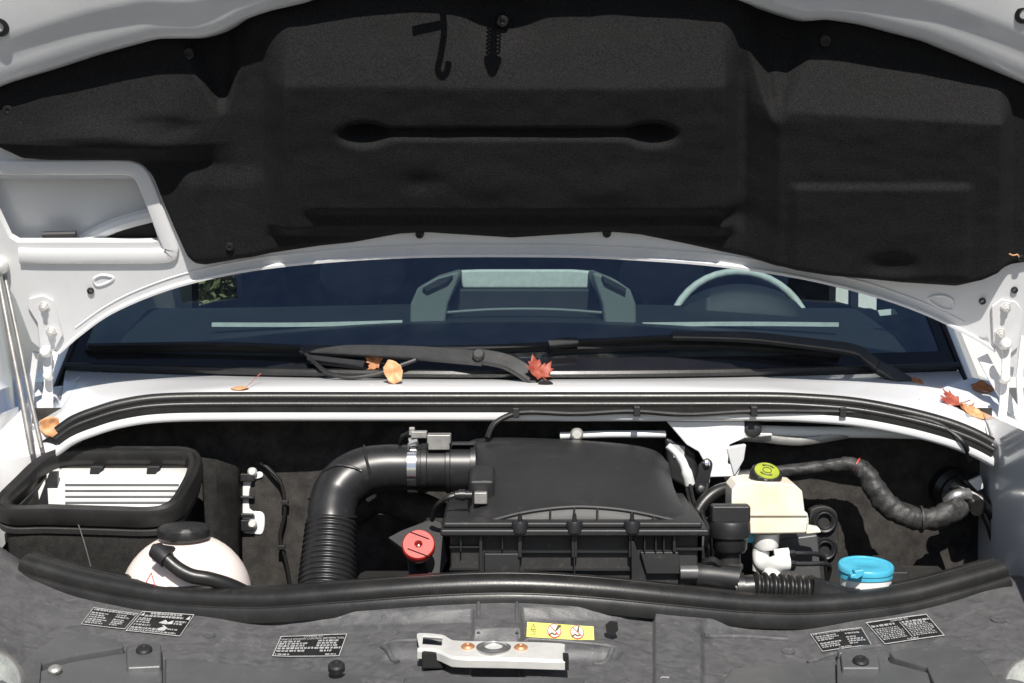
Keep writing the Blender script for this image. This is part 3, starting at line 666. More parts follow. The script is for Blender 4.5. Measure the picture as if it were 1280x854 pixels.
def wiper(parts, blade, spoiler, pivot, lab):
    m = MB()
    for pts, hw, th in parts: band(m, pts, hw, th)
    o = m.build('wiper_arm', 'wiper_black', van, sharp=20); o['label'] = lab
    m = MB(); band(m, blade, [.006]*len(blade), .006); m.build('wiper_blade', 'rubber', o)
    if spoiler: m = MB(); band(m, spoiler, [.004]*len(spoiler), .008); m.build('blade_spoiler', 'plastic_gloss', o)
    c = G(*pivot); m = MB(); m.lathe([(.018, -.03), (.018, .004), (.014, .012), (.006, .014), (0, .014)], c, (0, -.4, .9), n=20); m.build('pivot_cap', 'plastic', o)
    return o
w1 = wiper([([(683, 486, .02), (668, 474, .03), (652, 462, .04), (630, 451, .045), (598, 445, .05)], [.015, .016, .016, .016, .016], .0045),
       ([(604, 448, .048), (560, 444, .045), (500, 440, .042), (440, 438, .038), (376, 437, .034)], [.016, .016, .0145, .012, .008], .004)],
      [(108, 437, .012), (250, 435, .012), (400, 437, .012), (560, 437, .012), (690, 432, .012)], [(112, 434, .02), (260, 432, .02), (380, 436, .02)], (682, 487, .03), 'black wiper arm with its elbow in the middle of the screen')
m = MB(); m.lathe([(.011, -.012), (.012, 0), (.009, .004), (0, .004)], G(598, 443, .062), (0, -.75, .6), n=16); m.build('arm_joint', 'wiper_black', w1)
m = MB(); m.tube([G(a, b, o_) for a, b, o_ in spl([(380, 439, .035), (392, 452, .03), (410, 466, .028), (436, 472, .026), (470, 468, .028), (495, 459, .034), (520, 450, .04)], 5)], .0042, n=8); m.build('washer_hose', 'rubber', w1)
m = MB(); band(m, [(385, 447, .03), (420, 451, .03), (455, 455, .03)], [.006]*3, .003); m.build('blade_bracket', 'plastic_gloss', w1)
w2 = wiper([([(1152, 489, .02), (1135, 480, .03), (1112, 466, .04), (1097, 458, .045)], [.016, .016, .015, .013], .007),
       ([(1104, 463, .04), (1085, 448, .045), (1066, 437, .045), (1000, 428, .04), (930, 421, .036), (840, 420, .033)], [.012, .011, .012, .011, .010, .007], .006)],
      [(688, 437, .012), (780, 434, .012), (900, 432, .012), (1050, 443, .012)], [(686, 430, .022), (760, 427, .024), (850, 423, .024), (960, 424, .022)], (1153, 490, .03), 'black wiper arm with its elbow beside the right corner of the screen')
m = MB(); band(m, [(686, 431, .03), (704, 428, .032), (722, 427, .032)], [.007, .009, .008], .006); m.build('blade_end', 'plastic_gloss', w2)

# ---- cabin seen through the windscreen --------------------------------------------
m = MB(); rows = []
for k, (y, z) in enumerate(((.70, 1.320), (.82, 1.345), (.95, 1.392), (1.05, 1.412), (1.20, 1.438), (1.27, 1.440), (1.30, 1.42), (1.32, 1.30), (1.32, .9))):
    rows.append([(x, y + .17 * (x/.9)**2 * (1 if k < 6 else 0), z - .012 + .010 * math.cos(x * 3.2) * (1 if k < 6 else 0)) for x in [-.86 + .086*i for i in range(21)]])
m.grid(rows); dash = m.build('dashboard', 'dash', van, sharp=60)
for pts in ([(265, 405), (380, 405), (503, 402)], [(803, 405), (930, 404), (1048, 405)]):
    m = MB(); m.sweep([(-.004, -.004), (.004, -.004), (.004, .005), (-.004, .005)], [P(a, b, 1.06) + Vector((0, 0, -.002)) for a, b in spl(pts, 6)]); m.build('vent_strip', 'trim_light', dash)  # pale colour paints sunlight onto strips that lie in the bonnet's shadow
# middle storage with raised cheeks
for pts in ([(512, 420), (513, 380), (522, 360), (545, 347), (573, 339), (575, 345), (560, 380), (554, 420)], [(796, 420), (795, 380), (788, 362), (770, 350), (742, 339), (740, 345), (752, 380), (757, 420)]):
    m = MB(); m.plate(pts, 1.06, .20); o = m.build('console_cheek', 'dash_light', dash, bevel=.012, segs=3)
    q = [(528, 360), (548, 349), (566, 344), (560, 352), (534, 364)] if pts[0][0] < 600 else [(752, 344), (772, 354), (783, 361), (782, 366), (756, 353)]
    m = MB(); m.plate(q, 1.05, .008); m.build('cheek_vent', 'cabin', o)
m = MB(); m.plate([(574, 338), (600, 337), (715, 337), (741, 339), (738, 361), (578, 361)], 1.25, .03); m.build('console_back', 'trim_light', dash, bevel=.006)
m = MB(); m.plate([(570, 361), (745, 361), (752, 392), (556, 392)], 1.18, .03); m.build('console_tray', 'dash', dash, bevel=.006)
m = MB(); m.tube([P(a, b, 1.075) for a, b in spl([(556, 391), (620, 387), (690, 387), (752, 391)], 5)], .0035, n=8); m.build('tray_edge', 'dash_light', dash)
m = MB(); c = P(925, 424, 1.50); rr = .173; path = [c + Vector((rr*math.cos(k/40*2*math.pi), .35*rr*math.sin(k/40*2*math.pi), .94*rr*math.sin(k/40*2*math.pi))) for k in range(41)]
m.tube(path, .0095, n=12, caps=False); sw = m.build('steering_wheel', 'trim_light', van)
m = MB(); m.obox(c + Vector((0, .01, -.03)), (.155, 0, 0), (0, .012, .004), (0, -.01, .03)); m.lathe([(.07, -.02), (.065, .01), (0, .02)], c + Vector((0, 0, -.03)), (0, -1, .3), n=24); m.build('wheel_spokes', 'dash', sw, bevel=.006)
m = MB(); rows = [[P(925 + dx, 405 - 50 * math.sqrt(max(0, 1 - (dx/84)**2)) * k, 1.22 + .16 * j) for dx in range(-84, 85, 8)] for j, k in ((0, .75), (.5, 1), (1, 1))]; m.grid(rows); m.grid([[P(925 + dx, 410, 1.22) for dx in range(-84, 85, 8)], rows[0]]); m.build('instrument_hood', 'dash', dash, sharp=80)
m = MB(); m.plate([(1097, 388), (1118, 386), (1122, 393), (1100, 395)], 1.12, .004); m.build('paper_slip', 'white_plastic', dash)
def wall(name, pts, mt_): 
    m = MB(); m.prism(pts, (math.copysign(.02, pts[0][0]), 0, 0)); return m.build(name, mt_, van)
for s in (-1, 1):
    X = .925 * s
    wall('door_trim', [(X, .95, .6), (X, 2.25 if s < 0 else 1.66, .6), (X, 2.25 if s < 0 else 1.66, 1.475), (X, .95, 1.475)], 'trim_light' if s < 0 else 'seat_cloth')
    if s < 0: segs = ((2.25, 2.36, .6, 2.2), (2.36, 3.15, .6, 1.375), (3.15, 4.3, .6, 2.2))
    else: segs = ((1.66, 2.3, .6, 1.395), (1.98, 2.02, 1.395, 2.2), (2.3, 4.3, .6, 2.2))
    for (y0, y1, z0, z1) in segs: wall('cabin_side', [(X, y0, z0), (X, y1, z0), (X, y1, z1), (X, y0, z1)], 'cabin')
    wall('roof_rail', [(X, .95, 1.95), (X, 4.3, 1.95), (X, 4.3, 2.3), (X, .95, 2.3)], 'cabin')
    m = MB(); m.ngon([(X + s*.025, .95, 1.40), (X + s*.025, 3.15, 1.36), (X + s*.025, 3.15, 1.96), (X + s*.025, 1.3, 1.96)]); m.build('side_window', 'side_glass', van)
    m = MB(); m.prism([(s*.955, .80, .45), (s*.955, 4.3, .45), (s*.955, 4.3, 1.36), (s*.955, .80, 1.30)], (s*.03, 0, 0)); m.build('body_side', 'white_paint', van)
m = MB(); m.box((-.93, 4.28, .6), (.93, 4.31, 2.3)); m.build('cabin_back', 'cabin', van)
m = MB(); m.box((-.96, 1.2, 2.28), (.96, 4.35, 2.33)); m.build('roof', 'white_paint', van)
m = MB(); m.box((-.93, .9, .58), (.93, 4.3, .60)); m.build('cabin_floor', 'cabin', van)
for x in (-.45, .45):
    m = MB(); m.box((x - .24, 1.75, .6), (x + .24, 2.3, .98)); o = m.build('seat', 'seat_cloth', van, bevel=.05)
    m = MB(); m.prism([(x - .23, 2.2, .95), (x + .23, 2.2, .95), (x + .20, 2.38, 1.36), (x - .20, 2.38, 1.36)], (0, .12, .02)); m.build('backrest', 'seat_cloth', o, bevel=.04)
    m = MB(); m.ball((x, 2.46, 1.47), (.13, .05, .085)); m.tube([(x - .05, 2.46, 1.34), (x - .05, 2.46, 1.45)], .006); m.tube([(x + .05, 2.46, 1.34), (x + .05, 2.46, 1.45)], .006); m.build('headrest', 'seat_cloth', o)

# ================================================================== things in the engine bay
def px2m(n, y): return n * (y - CAM.y) / F
# ---- cable along the scuttle
m = MB(); cab = spl([(609, 548, .40), (618, 530, .42), (640, 518, .43), (665, 515, .433), (720, 517, .433), (790, 514, .433), (860, 518, .433), (945, 514, .433), (1060, 515, .433), (1120, 519, .43), (1165, 527, .42), (1190, 541, .41), (1206, 556, .40), (1212, 575, .42)], 6)
m.tube([P(*q) for q in cab], .0052, n=10); cbl = m.build('scuttle_cable', 'rubber', None, loc=P(640, 518, .43)); tag(cbl, 'thin black cable clipped along the white lip under the scuttle seal', 'cable')
for a, b in ((645, 516), (796, 514), (942, 514), (1053, 515), (1166, 528)):
    m = MB(); m.obox(P(a, b, .431), (.006, 0, 0), (0, .009, 0), (0, 0, .009)); m.build('cable_clip', 'plastic', cbl, bevel=.0015)

# ---- air filter box
ab = thing('air_filter_box', 'big black plastic air filter box with a domed sloping lid', 'filter box', P(715, 700, .25))
Bk = [(588, 551), (600, 548), (640, 547), (700, 549), (760, 553), (800, 558), (822, 565), (832, 575)]
Ar = [(588, 660), (612, 652), (650, 642), (690, 636), (730, 634), (780, 638), (830, 648), (868, 658)]
bk = spl(Bk, 5); ar = spl(Ar, 5); NS = len(bk)
m = MB(); rows = []
for k in range(13):
    t = k / 12; row = []
    for i in range(NS):
        a = P(*bk[i], .43); b = P(*ar[i], .135); p = a.lerp(b, t); s = i / (NS - 1)
        p = p + Vector((-.012 * math.sin(math.pi * t) * (s > .5) * (s - .5) * 2, 0, .012 * math.sin(math.pi * t) ** .8 * math.sin(math.pi * clamp(s, .04, .96)) ** .5))
        row.append(p)
    l = row[0]; r = row[-1]
    row = [l + Vector((-.004, 0, -.10)), l + Vector((-.004, 0, -.012)), l + Vector((-.001, 0, -.003))] + row + [r + Vector((.006, 0, -.006)), r + Vector((.009, 0, -.016)), r + Vector((.012, 0, -.09))]
    rows.append(row)
back = [p + Vector((0, .012, -.012)) for p in rows[0]]; back2 = [p + Vector((0, .014, -.12)) for p in rows[0]]
fr1 = [p + Vector((0, -.006, -.003)) for p in rows[-1]]; zf = P(700, 655, .125).z
fr2 = [Vector((p.x, p.y - .003, min(p.z - .004, zf))) for p in fr1]
fr2 = [Vector((p.x, p.y, zf - .004)) for p in fr2]
m.grid([back2, back] + rows + [fr1, fr2]); lid = m.build('lid', 'lid_plastic', ab, sharp=60)
# swage along the arch of the lid
m = MB(); m.tube([P(a, b, .131) + Vector((0, 0, .0005)) for a, b in ar[2:]], .0035, n=8); m.build('arch_edge', 'lid_plastic', lid)
for a in (600, 621, 688, 747, 817, 840, 650, 718, 790):
    b0 = poly(Ar, a); m = MB(); m.plate([(a - 1.2, b0 + 1), (a + 1.2, b0 + 1), (a + 1.2, 655), (a - 1.2, 655)], .118, .012); m.build('rib', 'lid_plastic', lid)
def flange(py0, py1, y0, xl, xr, nm, mt_='lid_plastic', dy=.30):
    a = P(xl, py0, y0); b = P(xr, py1, y0); m = MB(); m.box((a.x, y0, b.z), (b.x, y0 + dy, a.z)); return m.build(nm, mt_, ab, bevel=.004)
flange(653, 660.5, .100, 554, 878, 'upper_flange')
flange(662, 671, .088, 550, 887, 'lower_flange', 'plastic')
m = MB(); a = P(563, 668, .115); b = P(872, 750, .115); m.box((a.x, .115, .90), (b.x, .40, a.z)); body = m.build('lower_body', 'plastic_dusty', ab, bevel=.004)
for a in (650, 718, 790):
    m = MB(); c = P(a, 665, .096); m.lathe([(.0135, 0), (.0135, .014), (.012, .018), (.004, .018), (.003, .015), (0, .015)], c, n=20); m.lathe([(.004, .018), (.003, .03), (0, .03)], c, n=8); m.build('lid_screw', 'plastic_gloss', ab)
for a, wd, b in ((601, 4, 725), (628, 2, 688), (650, 5, 697), (718, 7, 697), (718, 2, 722), (788, 4, 697), (806, 2, 690), (820, 2, 690), (830, 2, 690), (843, 4, 690), (576, 2, 690)):
    m = MB(); m.plate([(a - wd/2, 670), (a + wd/2, 670), (a + wd/2, b), (a - wd/2, b)], .098, .03); m.build('rib', 'plastic', body, bevel=.001)
for (a, b, c, d) in ((562, 683, 600, 685), (605, 689, 788, 691), (562, 711, 600, 713), (655, 712, 788, 713.5), (845, 685, 880, 688)):
    m = MB(); m.plate([(a, b), (c, b), (c, d), (a, d)], .106, .02); m.build('rib', 'plastic', body)
for pts in ([(605, 692), (650, 692), (650, 740), (606, 740)], [(800, 690), (848, 690), (852, 718), (808, 718)]):
    m = MB(); m.plate(pts, .103, .03); m.build('side_pocket', 'lid_plastic', body, bevel=.002)
m = MB(); m.plate([(789, 676), (793, 678), (815, 745), (790, 745)], .09, .02); m.build('gusset', 'plastic', body, bevel=.001)
# sensor plug on the lid's left shoulder
m = MB(); m.obox(P(603, 615, .25), (.021, 0, 0), (0, .05, .006), (0, -.008, .034)); m.build('sensor_boss', 'lid_plastic', lid, bevel=.006, segs=3)
m = MB(); m.tube([P(569, 619, .19), P(590, 619, .19)], .0075, n=12); m.lathe([(.0095, -.004), (.0095, .006), (0, .006)], P(577, 619, .19), (1, 0, 0), n=12); pl = m.build('sensor_plug', 'plastic_gloss', ab)
m = MB(); m.obox(P(601, 622, .185), (.011, 0, 0), (0, .01, 0), (0, 0, .010)); m.build('sensor_body', 'dull_steel', ab, bevel=.002)
m = MB(); m.tube([P(*q) for q in spl([(568, 619, .19), (556, 624, .19), (545, 634, .21), (540, 650, .24)], 5)], .0045, n=8); m.build('sensor_lead', 'rubber', ab)

# ---- intake elbow with bellows and air mass meter
el = thing('intake_elbow', 'smooth black intake elbow with a ribbed bellows end', 'intake hose', P(410, 720, .24))
ep = [(530, 585, .37, 30), (505, 585, .37, 29.5), (480, 585.5, .368, 30), (455, 590, .362, 31), (434, 602, .35, 32), (420, 619, .335, 31), (415, 637, .315, 30.5), (414, 650, .302, 30.5), (414, 657, .297, 31)]
q = spl(ep, 6); m = MB(); m.tube([P(a, b, y) for a, b, y, r in q], [px2m(r, y) for a, b, y, r in q], n=36); m.build('elbow', 'plastic_gloss', el, sharp=60)
NB = 14; pts = []; rr = []
for k in range(NB * 8 + 1):
    t = k / (NB * 8); y = lerp(.296, .215, t); pts.append(P(lerp(414, 407, t), lerp(655, 752, t), y))
    rr.append(px2m(lerp(33, 38.5, t), y) - .0038 * (0.5 + 0.5 * math.cos(2 * math.pi * NB * t)) ** 1.5)
m = MB(); m.tube(pts, rr, n=36); m.build('bellows', 'plastic_gloss', el, sharp=180)
for pts in ([(404, 589), (420, 582), (440, 584), (452, 589)], [(455, 556), (457, 570), (461, 586), (462, 592)], [(386, 624), (400, 624), (413, 627)], [(384, 650), (410, 646), (445, 647)]):
    m = MB(); line = []
    for a, b in spl(pts, 5):
        best = None
        # nearest point on the elbow's front: push out from its centre line
        for (x, y_, dp, r) in q:
            d = math.hypot(a - x, b - y_)
            if best is None or d < best[0]: best = (d, dp, r)
        d, dp, r = best; line.append(P(a, b, dp - px2m(math.sqrt(max(0, r*r - d*d)), dp)))
    m.tube(line, .0026, n=8); m.build('raised_rib', 'plastic_gloss', el)
m = MB(); m.lathe([(.0445, -.008), (.0455, -.008), (.0455, .008), (.0445, .008)], P(516, 585, .37), (1, 0, 0), n=36); cl = m.build('hose_clamp', 'chrome', el)
m = MB(); m.tube([P(512, 553, .35), P(522, 550, .35)], .008, n=10); m.build('clamp_screw', 'steel', cl)
af = thing('air_mass_meter', 'short black air mass meter barrel between elbow and filter box', 'sensor', P(558, 612, .37))
m = MB(); c = P(526, 585, .37)
def X(px): return (P(px, 585, .37) - c).x
m.lathe([(.040, 0), (.044, .002), (.044, X(534)), (.042, X(535)), (.0425, X(557)), (.045, X(558)), (.045, X(563)), (.0425, X(564)), (.0425, X(588)), (.048, X(588.5)), (.048, X(595)), (.03, X(596))], c, (1, 0, 0), n=40); m.build('barrel', 'plastic_gloss', af, sharp=40)
m = MB(); m.obox(P(549, 548, .35), (.021, 0, 0), (0, .016, 0), (0, 0, .008)); m.obox(P(549, 556, .348), (.019, 0, 0), (0, .014, 0), (0, 0, .008)); m.build('meter_head', 'dull_steel', af, bevel=.002)
m = MB(); m.obox(P(524, 543, .35), (.014, 0, 0), (0, .010, 0), (0, 0, .006)); m.obox(P(515, 539, .35), (.005, 0, 0), (0, .006, 0), (0, 0, .007)); m.build('meter_plug', 'dull_steel', af, bevel=.0015)
m = MB(); m.tube([P(*k) for k in spl([(512, 541, .35), (503, 546, .355), (500, 556, .37), (502, 566, .385)], 4)], .004, n=8); m.build('meter_lead', 'rubber', af)
m = MB(); m.box(P(564, 557, .34), P(593, 552, .37)); m.build('meter_rail', 'plastic', af, bevel=.001)

# ---- coolant tank
ct = thing('coolant_tank', 'round milky white coolant tank with black cap', 'tank', P(233, 800, .215))
c = P(233, 748, .215); m = MB(); rr = .111; prof = []
for k in range(25):
    t = -math.pi/2 + math.pi * k / 24; prof.append((rr * math.cos(t) * (1.0 if k else 0), rr * 1.0 * math.sin(t)))
prof = prof[:13] + [(rr + .004, .000), (rr + .004, .005), (rr * .998, .006)] + prof[14:]
prof = [(max(a, 0), b) for a, b in prof]
m.lathe(prof, c, n=48); m.build('tank_body', 'tank', ct, sharp=50)
m = MB(); m.lathe([(.036, 0), (.042, .004), (.043, .008), (.043, .020), (.039, .025), (.010, .026), (0, .026)], c + Vector((0, -.012, .102)), n=36, rib=((2, 3), .0016, 2)); m.build('cap', 'plastic', ct, sharp=40)
hs = spl([(197, 690, 0.118), (208, 699, 0.109), (222, 711, 0.103), (240, 720, 0.101), (262, 724, 0.103), (290, 733, 0.113), (320, 748, 0.133)], 6)
m = MB(); m.tube([P(*k) for k in hs], px2m(9.5, .07), n=16); m.build('overflow_hose', 'rubber', ct)
m = MB(); m.tube([P(*k) for k in ((195, 688, 0.121), (203, 695, 0.111), (209, 700, 0.107))], px2m(11.5, .07), n=16); m.tube([P(193, 687, 0.133), P(215, 690, 0.163)], .010, n=12); m.build('hose_clip', 'plastic', ct)
def on_tank(px, py, l=.0008):
    d = ray(px, py).normalized(); oc = CAM - c; b_ = oc.dot(d); disc = b_*b_ - (oc.dot(oc) - (rr + l) ** 2)
    return CAM + d * (-b_ - math.sqrt(max(0, disc)))
m = MB(); tri = [(180, 733), (189, 716), (194, 733)]
for k in range(3):
    a, b = tri[k], tri[(k+1) % 3]; m.tube([on_tank(*[lerp(a[i], b[i], j/5) for i in (0, 1)]) for j in range(6)], .0007, n=6)
m.build('warning_triangle', 'red_plastic', ct)

# ---- air inlet duct on the left
dy = lambda py: lerp(.29, .45, clamp((648 - py) / 85))
du = thing('air_inlet_duct', 'black inlet duct with a rounded rubber lipped mouth and felt sides', 'duct', P(120, 760, .36))
ring = [(4, 628), (26, 604), (52, 580), (80, 569), (130, 567), (190, 567), (230, 568), (243, 576), (242, 592), (230, 616), (216, 634), (190, 642), (130, 641), (60, 639), (15, 639)]
rp = [P(a, b, dy(b)) for a, b in spl(ring, 6, True)]
m = MB(); nrm = Vector((0, -.28, .96))
m.sweep([(-.013, -.020), (-.014, .002), (-.010, .010), (-.004, .007), (.002, .011), (.010, .009), (.014, .001), (.014, -.010), (.011, -.024)], rp, up=nrm, closed=True); m.build('mouth_seal', 'rubber', du, sharp=40)
m = MB(); m.sweep([(-.009, -.012), (-.009, .0), (.011, 0), (.011, -.012)], [p + Vector((0, .002, -.026)) for p in rp], up=nrm, closed=True); m.build('mouth_collar', 'plastic_dusty', du, bevel=.002)
cen = sum(rp, Vector()) / len(rp)
def dwall(sx, sy, dz): return [Vector((cen.x + (p.x - cen.x) * sx, cen.y + (p.y - cen.y) * sy, p.z + dz)) for p in rp]
m = MB(); m.grid([dwall(.97, .95, -.02), dwall(.95, .93, -.06), dwall(.90, .92, -.13), dwall(.86, .90, -.30)], cu=True); m.build('duct_wall', 'black_felt', du, sharp=180, solid=.006)
m = MB(); m.tube([P(*k) for k in spl([(98, 656, .292), (102, 668, .294), (108, 688, .296), (117, 722, .30)], 4)], .0010, n=6); m.build('felt_seam', 'dull_steel', du)
# louvred white insert seen down the mouth
A, B_, C_, D_ = P(58, 586, .43), P(236, 586, .43), P(215, 650, .32), P(62, 650, .32)
def LQ(u, v, l=0): return A.lerp(B_, u).lerp(D_.lerp(C_, u), v) + Vector((0, -.35, .94)) * l
m = MB(); m.grid([[LQ(i/6, j/4) for i in range(7)] for j in range(5)]); lou = m.build('louvre_panel', 'white_plastic', du, solid=.003)
for k in range(5):
    v0 = .34 + k * .115; m = MB(); m.prism([LQ(.13, v0, .002), LQ(.97, v0, .002), LQ(.97, v0 + .032, .001), LQ(.13, v0 + .032, .001)], (0, -.001, .002)); m.build('louvre_slot', 'carrier_plastic', lou)
for a in (119, 190):
    m = MB(); m.plate([(a - 8, 596), (a - 6, 583), (a + 10, 583), (a + 6, 589), (a + 4, 598)], .415, .03); m.build('mouth_hook', 'plastic', du, bevel=.002)
m = MB(); m.plate([(46, 632), (62, 590), (72, 590), (72, 632)], .385, .01); m.build('side_web', 'plastic', du)
m = MB(); m.plate([(38, 630), (56, 600), (58, 632)], .40, .004); m.build('paper_tag', 'white_plastic', du)
# felt wrapped side behind the duct
m = MB(); rows = []
for k in range(7):
    t = k / 6; rows.append([P(lerp(252, 262, t), lerp(572, 760, t), .42), P(lerp(268, 272, t), lerp(574, 760, t), .43), P(lerp(291, 296, t), lerp(582, 760, t), .48), P(lerp(298, 300, t), lerp(588, 760, t), .53)])
m.grid(rows); m.build('felt_side', 'black_felt', du, solid=.01)
# bracket beside it
br = thing('white_bracket', 'white painted bracket with black clips on the firewall beside the duct', 'bracket', P(312, 690, .54))
m = MB(); m.plate(spl([(304, 596), (312, 592), (326, 590), (328, 597), (314, 604), (312, 636), (328, 640), (331, 652), (328, 667), (318, 668), (302, 664), (303, 640)], 3, True), .535, .02); m.build('bracket_plate', 'white_paint', br, bevel=.002)
for a, b in ((316, 590), (316, 655)):
    m = MB(); m.lathe([(.009, 0), (.009, .008), (.006, .012), (0, .012)], P(a, b, .535), (0, -1, .2), n=12); m.build('bracket_bolt', 'zinc', br)
for (b0, b1) in ((592, 602), (620, 624), (642, 647), (650, 664)):
    m = MB(); m.plate([(293, b0), (316, b0 + 1), (318, b1), (293, b1)], .525, .02); m.build('clip_tooth', 'plastic', br, bevel=.0015)
m = MB(); m.plate([(292, 590), (298, 590), (298, 672), (292, 672)], .53, .025); m.build('clip_rail', 'plastic', br, bevel=.001)

# ---- red terminal cover
rt = thing('terminal_post', 'red round terminal cover on a black bracket', 'terminal', P(523, 730, .2))
ax = Vector((0, -.80, .60)); c = P(523, 680, .17)
m = MB(); m.lathe([(.0265, -.016), (.0275, -.013), (.0275, -.003), (.0255, 0), (.007, 0), (.006, -.004), (.0055, -.010), (0, -.010)], c, ax, n=36); rc = m.build('terminal_cover', 'red_plastic', rt, sharp=40)
m = MB(); e1 = Vector((1, 0, 0)); e2 = ax.cross(e1)
for o_ in (.016, -.016):
    m.tube([c + e2 * (-o_) + (e1 * .93 - e2 * .38) * k + ax * .0003 for k in (-.019 * (1 if o_ > 0 else .8), .019)], .0012, n=6)
m.build('cover_slot', 'void', rc)
m = MB(); m.ball(c - ax * .008, .005, n=10, k=6); m.build('terminal_stud', 'chrome', rt)
m = MB(); m.prism([P(*k) for k in ((484, 672, .24), (500, 664, .26), (540, 648, .27), (552, 652, .26), (560, 700, .2), (548, 728, .19), (512, 730, .19), (508, 690, .2))], (0, .06, -.02)); m.build('terminal_bracket', 'plastic', rt, bevel=.003)
m = MB(); m.tube([P(523, 700, .2), P(523, 735, .22)], .012, n=12); m.build('terminal_lead', 'rubber', rt)

# ---- heat shielded pipe behind the elbow
m = MB(); m.tube([P(*k) for k in spl([(440, 640, .46), (470, 622, .45), (500, 628, .44), (535, 640, .43), (570, 660, .43)], 5)], .030, n=20); pi_ = m.build('lagged_pipe', 'fire_felt', None, loc=P(500, 660, .45)); tag(pi_, 'thick dusty lagged pipe behind the intake elbow', 'pipe')
m = MB(); m.tube([P(459, 624, .41), P(468, 618, .405)], .006, n=10); m.build('pipe_stub', 'zinc', pi_)

# ---- oil filler
of = thing('oil_filler', 'black twist cap on a ribbed filler neck', 'filler cap', P(913, 716, .17))
c = P(912, 712, .17); m = MB(); s_ = px2m(1, .17)
m.lathe([(16*s_, 0), (17*s_, 2*s_), (17*s_, 6*s_), (14*s_, 9*s_), (13.5*s_, 24*s_), (15*s_, 27*s_), (17*s_, 31*s_)], c, n=32); m.build('filler_neck', 'plastic_dusty', of, sharp=40)
m = MB(); m.lathe([(17*s_, 22*s_), (19*s_, 23*s_), (21.5*s_, 27*s_), (22*s_, 38*s_), (23*s_, 41*s_), (25.5*s_, 43*s_), (26*s_, 48*s_), (25.5*s_, 60*s_), (24*s_, 63*s_), (0, 63*s_)], c, n=36); cap = m.build('cap', 'plastic', of, sharp=40)
m = MB(); m.obox(c + Vector((.0, 0, 72*s_)), (24.5*s_, 0, 0), (0, 11*s_, 0), (0, 0, 11*s_)); m.build('grip', 'plastic', cap, bevel=.004)
m = MB(); m.ball(c + Vector((-.03, 0.01, -.012)), (.05, .05, .022)); m.tube([P(*k) for k in spl([(846, 722, .12), (880, 720, .13), (925, 725, .12)], 4)], .022, n=16); m.build('filler_base', 'plastic', of)
m = MB(); m.tube([P(850, 716, .10), P(872, 716, .10)], .012, n=14); m.build('base_band', 'carrier_plastic', of)
m = MB(); m.tube([P(*k) for k in spl([(880, 714, .14), (878, 706, .13), (890, 700, .12), (900, 706, .12)], 4)], .006, n=8); m.build('bleed_hose', 'rubber', of)

# ---- ribbed hose in front
rh = thing('ribbed_hose', 'black ribbed hose running behind the front seal below the blue cap', 'hose', P(980, 760, .12))
pts = []; rr = []; N_ = 7
for k in range(N_ * 10 + 1):
    t = k / (N_ * 10); pts.append(P(lerp(940, 1012, t), lerp(734, 738, t), lerp(.12, .13, t))); rr.append(.026 - .0065 * (.5 + .5 * math.cos(2 * math.pi * N_ * t)) ** 1.3)
m = MB(); m.tube(pts, rr, n=28); m.build('bellows', 'rubber', rh, sharp=180)
m = MB(); m.tube([P(*k) for k in spl([(1010, 738, .13), (1035, 745, .135), (1065, 756, .14), (1085, 766, .14)], 4)], [.026] + [.024]*12, n=24); m.build('taper', 'rubber', rh)
m = MB(); m.tube([P(918, 737, .12), P(942, 735, .12)], .022, n=24); m.lathe([(.026, -.006), (.026, .006)], P(925, 736, .12), (1, 0, 0.02), n=24); m.build('cuff', 'rubber', rh)

# ---- brake fluid reservoir
bf = thing('brake_fluid_reservoir', 'cream brake fluid reservoir with a lime topped black cap', 'reservoir', P(960, 700, .28))
m = MB(); Y0 = .24
up = [(915, 612), (921, 605), (938, 602), (970, 603), (993, 606), (1003, 614), (1006, 640), (1010, 642), (1010, 646), (914, 646)]
m.plate(up, Y0, .085); body = m.build('tank_body', 'cream', bf, bevel=.008, segs=3)
m = MB(); m.plate([(914, 646), (1011, 643), (1008, 667), (935, 668), (916, 662)], Y0 + .004, .078); m.build('tank_base', 'cream', bf, bevel=.004, segs=3)
m = MB(); m.plate([(1007, 657), (1024, 660), (1027, 666), (1008, 668)], Y0 + .02, .02); m.plate([(1004, 648), (1011, 647), (1011, 656), (1005, 660)], Y0 + .01, .02); m.build('side_nipple', 'cream', bf, bevel=.002)
ax = Vector((.10, -.50, .86)).normalized(); c = P(956, 600, Y0 + .034); s_ = px2m(1, .26)
m = MB(); m.lathe([(19*s_, -6*s_), (19.5*s_, 0), (19.5*s_, 11*s_), (18*s_, 14*s_), (16*s_, 14.5*s_), (0, 14.5*s_)], c, ax, n=48, rib=((1, 2), .0012, 2)); cp = m.build('cap', 'plastic', bf, sharp=40)
m = MB(); m.lathe([(16*s_, 14.4*s_), (15.5*s_, 15.6*s_), (0, 15.8*s_)], c, ax, n=32); cd_ = m.build('cap_disc', 'lime', cp)
m = MB(); e1 = Vector((1, 0, 0)); e1 = (e1 - ax*e1.dot(ax)).normalized(); e2 = ax.cross(e1)
for k in range(2):
    for a0 in range(3):
        th0 = k * math.pi + .3; rad = 9.5*s_
    m.tube([c + ax*15.9*s_ + (e1*math.cos(k*math.pi + .5 + j*.22) + e2*math.sin(k*math.pi + .5 + j*.22)) * 10*s_ for j in range(8)], [.0012] * 7 + [.0022], n=6)
m.tube([c + ax*15.9*s_ + (e1*math.cos(j*.4) + e2*math.sin(j*.4)) * 5.5*s_ for j in range(17)], .0007, n=6)
m.build('cap_marking', 'plastic', cd_)
